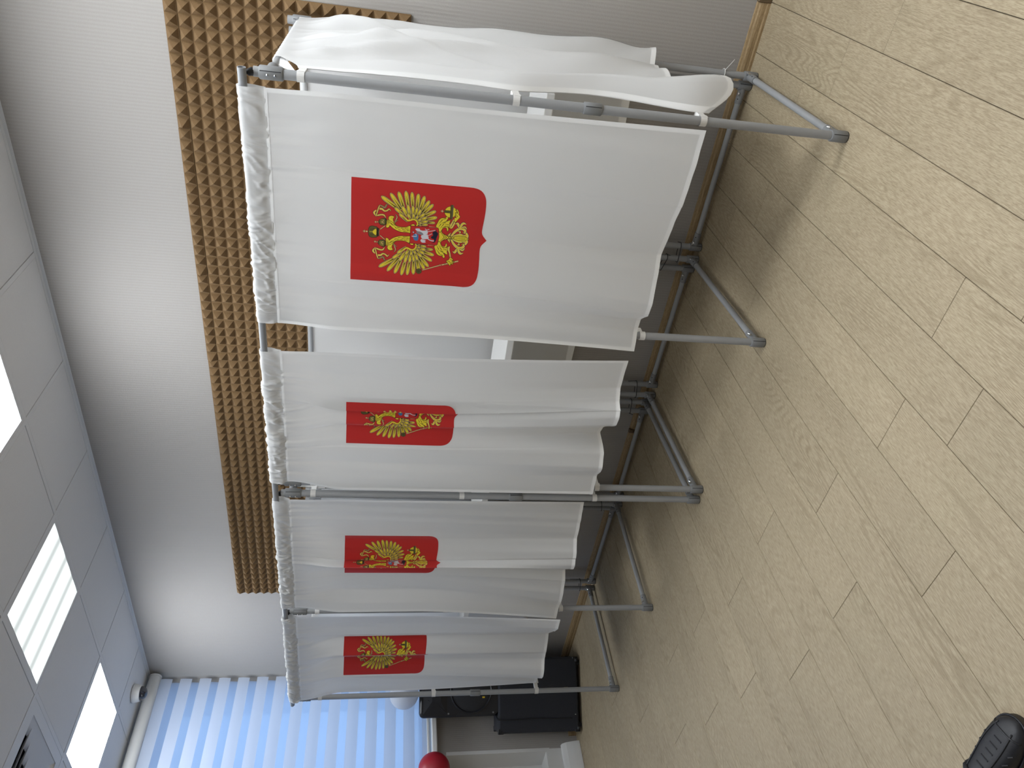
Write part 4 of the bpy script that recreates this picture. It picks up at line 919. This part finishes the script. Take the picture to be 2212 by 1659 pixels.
# ------------------------------------------------------------------ side curtains tied to the posts, back curtains
def side_curtain(k_, label, sgn, amp, seed, flap=False):
    (rx, ry), (fx, fy), _ = SIDE[k_]
    ns, nz = 90, 70; s_ = np.linspace(0, 1, ns)[:, None]; t_ = np.linspace(0, 1, nz)[None, :]
    yr = ry-.030; yf = fy+(.060 if flap else .045)
    ztop = 1.868-.004*np.sin(s_*math.pi)-(.075*sstep((s_-.86)/.14) if flap else 0)
    zbot = .515+.02*np.sin(s_*7+seed)*sgn+(-.005-.095*np.exp(-((s_-.93)/.05)**2)+.02*np.exp(-((s_-.55)/.2)**2) if flap else 0)
    z = ztop+(zbot-ztop)*t_; y = yr+(yf-yr)*s_+0*t_
    if flap: y = y-(.018*np.exp(-((z-1.132)/.10)**2)+.02*np.exp(-((z-.53)/.10)**2)-.05*np.exp(-((z-.86)/.20)**2))*sstep((s_-.75)/.25)
    w_ = sstep(t_*6+.05)
    if flap:   # creases pulled from the rod and loose folds
        dg = s_*1.0-t_*1.7; cre = np.zeros(y.shape)
        for c0, sl, wd, am_ in ((.10, .55, .022, .8), (.30, .35, .026, .8), (.52, .30, .022, .7), (.66, -.25, .03, .9), (.80, -.55, .026, .8), (.40, .10, .035, .7), (.18, .12, .035, .9)):
            q = (s_-c0-sl*t_)/wd; cre = cre+am_*np.exp(-q*q)*np.exp(-((t_-.22)/.32)**2)
        CRE = .024*cre*sstep(t_*10)
    else: CRE = 0
    fold = np.sin(s_*2*math.pi*2.15+.4*np.sin(t_*4+seed)+.9)*.55+np.sin(s_*2*math.pi*3.7+t_*1.3+seed)*.3+vnoise2(s_*7+t_*2, t_*5, seed)*.45
    diag = vnoise2(s_*9+t_*11, t_*9-s_*5, seed+1)*np.exp(-t_*5)*.5+vnoise2(s_*5-t_*6, t_*8, seed+2)*.18
    BIG = (.016*np.sin(s_*13+1.2*np.sin(t_*2.2)+.5)+.010*vnoise2(s_*6+t_*4, t_*6+s_*3, seed+7))*sstep(t_*4)*np.minimum(1, (1.02-s_)*6) if flap else 0
    x = BIG+rx+(fx-rx)*s_+sgn*(.012+amp*(.55+.6*t_)*w_*(.55+fold*(.35+.65*t_))+amp*.9*diag*w_*(1-t_*.6))*np.minimum(1, (1.02-s_)*9)+sgn*.006+CRE
    if flap: x = x+.022*np.exp(-((s_-.9)/.06)**2)*sstep((t_-.82)/.18)
    e = empty('side_curtain', (rx, ry, .5), label=label, cat='curtain', group='plain curtains on the booth sides')
    V = np.stack([x, y, z], -1); obj('curtain_cloth', V.reshape(-1, 3), grid_faces(ns, nz), MAT['cloth'], e, smooth=True)
    # hems: rim of doubled cloth along both upright edges and the foot
    HV, HF = [], []
    def rim(Q):
        a_, b_ = Q.shape[:2]; n_ = sum(len(v) for v in HV); HV.append(Q.reshape(-1, 3)); HF.append(grid_faces(a_, b_)+n_)
    for off in (-.0011, .0011):
        o_ = np.array([off, 0, 0]); kb = max(2, int(nz*.014)+1); ks = 2
        rim(V[:, -2:]+o_); rim(V[:ks+1, :]+o_); rim(V[-ks-1:, :]+o_)
    obj('hem', np.concatenate(HV), np.concatenate(HF), MAT['hem'], e, smooth=True)
    # tunnel round the top rod
    kk = int(ns*(.88 if flap else .97)); P_ = []
    for i_ in range(2, kk):
        yy = V[i_, 0, 1]; q = (yy-ry)/(fy-ry); xx = rx+(fx-rx)*q; sag = .006*math.sin(q*9+seed)
        P_.append([(xx+.0145*math.cos(w2)+.002*math.sin(i_*1.3), yy, 1.866+.0145*math.sin(w2)+(sag-.010 if math.sin(w2) < 0 else 0)) for w2 in np.linspace(-1.2, math.pi+1.2, 14)])
    P_ = np.array(P_); obj('rod_sleeve', P_.reshape(-1, 3), grid_faces(*P_.shape[:2]), MAT['cloth'], e, smooth=True)
    for zt in (1.778, 1.132, .516):
        tb = MB(); rr = PR+.0016; pts = []
        for w2 in np.linspace(0, 2*math.pi, 21)[:-1]: pts.append((fx+rr*math.cos(w2), fy+rr*math.sin(w2)))
        n_ = len(pts); v = [(a_, b_, zt-.011) for a_, b_ in pts]+[(a_, b_, zt+.011) for a_, b_ in pts]
        tb.add(v, [(i_, (i_+1) % n_, n_+(i_+1) % n_, n_+i_) for i_ in range(n_)])
        i_ = np.argmin(abs(V[-1, :, 2]-zt)); pc = V[-1, i_]
        tb.box((min(fx, pc[0])-.001, fy+.012, zt-.011), (max(fx, pc[0])+.001, pc[1]+.012, zt+.011))
        tb.box((fx-.004+sgn*.012, fy-.006, zt-.013), (fx+.002+sgn*.0145, fy+.012, zt+.008))
        tb.build('velcro_tab', MAT['velcro'], e)
    if flap:   # turned-over corner of the top hem
        a_ = on_x(609, 122, rx+.012); b_ = on_x(637, 155, rx+.004); c_ = on_x(590, 140, rx+.006)
        obj('turned_corner', [a_, b_, c_, a_+[.004, 0, -.004], b_+[.004, 0, 0], c_+[.003, 0, -.003]], [(0, 1, 2), (5, 4, 3), (0, 3, 4, 1), (1, 4, 5, 2), (2, 5, 3, 0)], MAT['hem'], e)
    return e
side_curtain(0, 'rumpled plain white curtain closing the near side of the nearest booth', 1, .040, 11, True)
side_curtain(1, 'plain white curtain dividing the first booth from the second', -1, .006, 12)
side_curtain(2, 'plain white curtain on the nearer of the paired middle frames', 1, .005, 13)
side_curtain(3, 'plain white curtain on the farther of the paired middle frames', -1, .005, 14)
side_curtain(4, 'plain white curtain dividing the third booth from the last', -1, .006, 15)
side_curtain(5, 'plain white curtain closing the far side of the last booth', 1, .008, 16)
bl_ = ['nearest', 'second', 'third', 'farthest']
for q, (a_, b_, _, _) in enumerate(BACK):
    ns, nz = 80, 40; s_ = np.linspace(0, 1, ns)[:, None]; t_ = np.linspace(0, 1, nz)[None, :]
    x0, x1 = a_[0]-.03, b_[0]+.03; x = x0+(x1-x0)*s_+0*t_; y = a_[1]+(b_[1]-a_[1])*s_-.002+.005*(np.sin(s_*17+q)+vnoise2(s_*8, t_*4, 30+q))*sstep(t_*8); z = 1.856+(.515-1.856)*t_+0*s_
    e = empty('back_curtain', ((x0+x1)/2, a_[1], .515), label=f'plain white curtain across the back of the {bl_[q]} booth', cat='curtain', group='plain curtains at the backs of the booths')
    V = np.stack([x, y, z], -1); obj('curtain_cloth', V.reshape(-1, 3), grid_faces(ns, nz), MAT['cloth'], e, smooth=True)
    P_ = np.array([[(x[i_, 0], y[i_, 0]+.002-.0148*math.cos(w2), 1.866+.0148*math.sin(w2)) for w2 in np.linspace(-1.1, math.pi+1.1, 12)] for i_ in range(4, ns-4) if True])
    if q not in (1,): obj('rod_sleeve', P_.reshape(-1, 3), grid_faces(*P_.shape[:2]), MAT['cloth'], e, smooth=True)
    else: obj('rod_sleeve', P_[:28].reshape(-1, 3), grid_faces(28, 12), MAT['cloth'], e, smooth=True)
    Q = V[:, -2:]+np.array([0, -.0012, 0]); obj('hem', Q.reshape(-1, 3), grid_faces(*Q.shape[:2]), MAT['hem'], e, smooth=True)
    for xx in (x0-.0, x1+.0):
        MB().box((xx-.012, a_[1]-.020, 1.806), (xx+.012, a_[1]-.006, 1.882), .002).build('velcro_tab', MAT['velcro'], e)

# ================================================================== loudspeaker on its carpeted subwoofer
A_ = np.array([-4.661, 3.024]); B_ = np.array([-4.938, 2.617]); e1 = (B_-A_)/np.linalg.norm(B_-A_); nn = np.array([-e1[1], e1[0]])
if nn @ np.array([4.8, -2.8]) < 0: nn = -nn
def L3(l_, d_, z): q = A_+e1*l_+nn*d_; return np.array([q[0], q[1], z])
def lbox(mb, l0, l1, d0, d1, z0, z1, bev=.0):
    t = MB().box((l0, d0, z0), (l1, d1, z1), bev); mb.add([L3(*v) for v in t.v], [f[::-1] for f in t.f]); return mb
SW, SZ, SD = .493, .605, .225
e = empty('subwoofer', L3(SW/2, -SD/2, 0), label='dark felt covered subwoofer box on the floor in the window corner', cat='subwoofer')
lbox(MB(), 0, SW, -SD, 0, .022, SZ, .012).build('cabinet', MAT['carpet'], e)
for l_ in (.04, SW-.04):
    for d_ in (-.04, -SD+.04): MB().tube(L3(l_, d_, 0), L3(l_, d_, .024), .018, 16).build('rubber_foot', MAT['rubber'], e)
for l_ in (0, SW):
    for z_ in (.022, SZ):
        for d_ in (0, -SD):
            s1 = -1 if l_ else 1; s2 = 1 if z_ < .1 else -1; s3 = -1 if d_ == 0 else 1; o = .003; mb = MB()
            f = lambda a0, a1, s: (min(a0-s*o, a1), max(a0-s*o, a1))
            for (la, da, za) in ((.032, .008, .014), (.014, .008, .034), (.014, .034, .010)):
                l0, l1 = sorted((l_-s1*o, l_+s1*la)); d0, d1 = sorted((d_-s3*o, d_+s3*da)); z0, z1 = sorted((z_-s2*o, z_+s2*za)); lbox(mb, l0, l1, d0, d1, z0, z1, .002)
            mb.build('corner_guard', MAT['plastic'], e)
sp_ = lbox(MB(), .20, .235, -.001, .004, .095, .125, .002).build('socket_plate', MAT['steel'], e); lbox(MB(), .211, .224, .003, .006, .104, .116, .002).build('socket', MAT['rubber'], sp_)
lbox(MB(), .38, .384, 0, .0015, .045, .052).build('label_fleck', MAT['velcro'], e)
e = empty('loudspeaker', L3(.19, -.10, SZ), label='black plastic loudspeaker standing on the subwoofer under a white balloon', cat='loudspeaker')
l0, l1, z0, z1 = .035, .378, SZ+.001, 1.156
def rr2(l0, l1, z0, z1, r, n=7):
    P = []
    for (cx_, cz, a0) in ((l1-r, z1-r, 0), (l0+r, z1-r, 90), (l0+r, z0+r, 180), (l1-r, z0+r, 270)):
        for w_ in np.linspace(a0, a0+90, n): P.append((cx_+r*math.cos(math.radians(w_)), cz+r*math.sin(math.radians(w_))))
    return P
layers = [(.030, -.195, .05), (.012, -.185, .04), (.0, -.09, .032), (0, -.035, .030), (.004, -.024, .028), (.014, -.018, .026)]
v, f = [], []; m_ = 28
for ins, d_, r in layers: v += [L3(a_, d_, b_) for a_, b_ in rr2(l0+ins, l1-ins, z0+(ins if ins > .02 else 0), z1-ins, r)]
for i_ in range(len(layers)-1):
    for j_ in range(m_): f.append((i_*m_+j_, i_*m_+(j_+1) % m_, (i_+1)*m_+(j_+1) % m_, (i_+1)*m_+j_))
f += [tuple(range(m_)), tuple(range(len(layers)*m_-1, (len(layers)-1)*m_-1, -1))]
o = obj('cabinet', v, f, MAT['plastic'], e); autosmooth(o)
wr_ = MB().lathe(L3(.206, -.018, .795), [(.150, 0), (.150, .006), (.143, .010), (.138, .006), (.136, .001)], 48, axis=(*nn, 0)).build('woofer_ring', MAT['plastic'], e, smooth='auto')
MB().lathe(L3(.206, -.018, .795), [(0, .016), (.06, .014), (.11, .009), (.137, .002)], 48, axis=(*nn, 0)).build('woofer_grille', MAT['grille'], wr_, smooth=True)
hv = [L3(.06, -.0175, 1.13), L3(.352, -.0175, 1.13), L3(.352, -.0175, .965), L3(.06, -.0175, .965), L3(.14, -.006, 1.07), L3(.272, -.006, 1.07), L3(.272, -.006, 1.01), L3(.14, -.006, 1.01)]
hn_ = obj('horn', hv, [(0, 1, 5, 4), (1, 2, 6, 5), (2, 3, 7, 6), (3, 0, 4, 7), (4, 5, 6, 7), (3, 2, 1, 0)], MAT['plastic'], e)
MB().path([L3(.352, -.014, .965), L3(.300, -.012, 1.02), L3(.262, -.011, 1.10)], .003, 8).build('horn_rib', MAT['plastic'], hn_)
for q, (la, za) in enumerate(((.352, .64), (.352, .955), (.06, .64), (.06, .955))): MB().tube(L3(la, -.018, za), L3(la, -.012, za), .006, 10).build('screw', MAT['greyd'], e)
lbox(MB(), .246, .258, -.006, -.004, .700, .718, .001).build('sticker', MAT['yellow'], e)
e = None
cp = [L3(.372, -.05, .615), L3(.395, -.012, .612), L3(.402, .006, .600), L3(.405, .006, .50), L3(.400, .006, .35), L3(.405, .006, .20), L3(.404, .006, .10), L3(.408, .009, .075)]
MB().path(catmull(cp, 5), .004, 8).build('power_cable', MAT['rubber'], None, smooth=True, label='thin black cable hanging down the front of the felt subwoofer', cat='cable')

# ================================================================== balloons
def balloon(name, c, r, mat, label, knot=(0, 0, -1)):
    e = empty(name, (c[0], c[1], c[2]-r), label=label, cat='balloon', group='balloons by the window')
    pr = [(0, -1.12), (.10, -1.09), (.32, -.98), (.60, -.80), (.84, -.52), (.97, -.20), (1, .06), (.95, .36), (.80, .64), (.56, .86), (.28, .98), (0, 1.01)]
    P = catmull(np.array(pr), 3); sk = MB().lathe(c, [(max(a_, 0)*r, b_*r) for a_, b_ in P], 36, axis=[-k_ for k_ in knot]).build('skin', mat, e, smooth=True)
    d = np.array(knot, float); MB().lathe(np.array(c)+d*r*1.10, [(.002, -.002), (.005, .003), (.004, .006), (.009, .014), (.006, .015), (0, .010)], 14, axis=d).build('knot', mat, sk, smooth=True)
c_ = on_x(938, 1662, -4.925); balloon('balloon', c_, .104, MAT['red'], 'red balloon at the sill cut off by the edge of the picture', (-.97, 0, -.2))
c_ = on_z(873, 1499, 1.262); balloon('balloon', c_, .100, MAT['wballoon'], 'white balloon resting on top of the loudspeaker', (-.3, .95, .05))

# ================================================================== the shoe at the picture's corner
heel, toe = np.array([-1.775, .668]), np.array([-1.452, .752]); ax = (toe-heel)/np.linalg.norm(toe-heel); sd = np.array([-ax[1], ax[0]]); LS = np.linalg.norm(toe-heel)
def SP(t_, w_, z): q = heel+ax*(t_*LS)+sd*w_; return np.array([q[0], q[1], z])
ts = np.array([0, .03, .08, .16, .28, .40, .52, .64, .74, .83, .90, .955, .985, 1.0])
wl = np.array([.012, .026, .033, .036, .036, .037, .042, .049, .052, .049, .043, .032, .019, .005])   # far side
wr = np.array([.012, .026, .033, .036, .035, .034, .037, .042, .045, .044, .039, .029, .017, .005])
hh = np.array([.070, .095, .105, .106, .100, .092, .080, .068, .060, .054, .049, .042, .034, .026])
t2 = np.r_[np.linspace(0, .1, 6)[:-1], np.linspace(.1, .85, 16)[:-1], .85+.15*np.sin(np.linspace(0, math.pi/2, 14))]
_q = catmull(np.c_[ts, wl, wr, hh], 8); _q = _q[np.argsort(_q[:, 0])]
wl, wr, hh = (np.interp(t2, _q[:, 0], _q[:, k_]) for k_ in (1, 2, 3)); ts = t2
e = empty('shoe', SP(.5, 0, 0), label='black leather shoe with slots at the corner of the wooden floor', cat='shoe')
def ringpts(i_, k_=1., z0=.018, hs=1.):
    P = []
    for w_ in np.linspace(0, math.pi, 13):
        c_, s_ = math.cos(w_), math.sin(w_); r_ = wl[i_] if c_ > 0 else wr[i_]
        P.append(SP(ts[i_], k_*r_*np.sign(c_)*abs(c_)**.62, z0+(hh[i_]*hs-z0)*abs(s_)**.75))
    return P
V = [ringpts(i_) for i_ in range(len(ts))]; o = obj('upper', np.array(V).reshape(-1, 3), grid_faces(len(ts), 13), MAT['leather'], e, smooth=True)
P1 = [SP(t_, w_+.004, 0) for t_, w_ in zip(ts, wl)]; P2 = [SP(t_, -w_-.004, 0) for t_, w_ in zip(ts, wr)][::-1]; ol = [(p[0], p[1]) for p in P1+P2]
mb = MB().prism(ol, 0.0, .020); mb.build('sole', MAT['sole'], e)
mb = MB(); mb.path([SP(t_, w_+.003, .021) for t_, w_ in zip(ts, wl)]+[SP(t_, -w_-.003, .021) for t_, w_ in list(zip(ts, wr))[::-1]], .0028, 6); mb.build('welt', MAT['leather'], e, smooth=True)
def surf(t_, a_, up=.0015):
    i_ = np.interp(t_, ts, np.arange(len(ts))); k0 = int(i_); k1 = min(k0+1, len(ts)-1); g = i_-k0
    A0, A1 = np.array(V[k0]), np.array(V[k1]); w_ = a_*12; j0 = int(w_); j1 = min(j0+1, 12); h = w_-j0
    q = (A0[j0]*(1-h)+A0[j1]*h)*(1-g)+(A1[j0]*(1-h)+A1[j1]*h)*g; return q+np.array([0, 0, up])
for k_ in range(5):
    t_ = .60+.058*k_; MB().path([surf(t_, .45, -.0002), surf(t_, .50, -.0002), surf(t_, .54, -.0002)], .0024, 6).build('slot', MAT['rubber'], o)
for k_ in range(4):
    t_ = .55+.075*k_; MB().path([surf(t_, .20, -.0004), surf(t_+.02, .27, -.0004)], .0026, 6).build('slot', MAT['rubber'], o); MB().path([surf(t_, .72, -.0004), surf(t_+.02, .80, -.0004)], .0026, 6).build('slot', MAT['rubber'], o)
for a_ in (.34, .62): MB().path([surf(t_, a_+.02*math.sin(t_*6), .0008) for t_ in np.linspace(.45, .93, 12)], .0022, 6).build('seam_strip', MAT['leather'], o, smooth=True)
MB().path([surf(.90, a_, .0008) for a_ in np.linspace(.12, .88, 12)], .0022, 6).build('seam_strip', MAT['leather'], o, smooth=True)
MB().path([surf(.50, a_, .002) for a_ in np.linspace(.05, .95, 12)], .0065, 8).build('strap', MAT['leather'], o, smooth=True)
MB().lathe(SP(.20, 0, .085), [(.034, 0), (.036, .02), (.036, .05), (.038, .09), (.040, .16)], 24, axis=(-ax[0]*.12, -ax[1]*.12, 1)).build('sock', MAT['sock'], e, smooth=True)
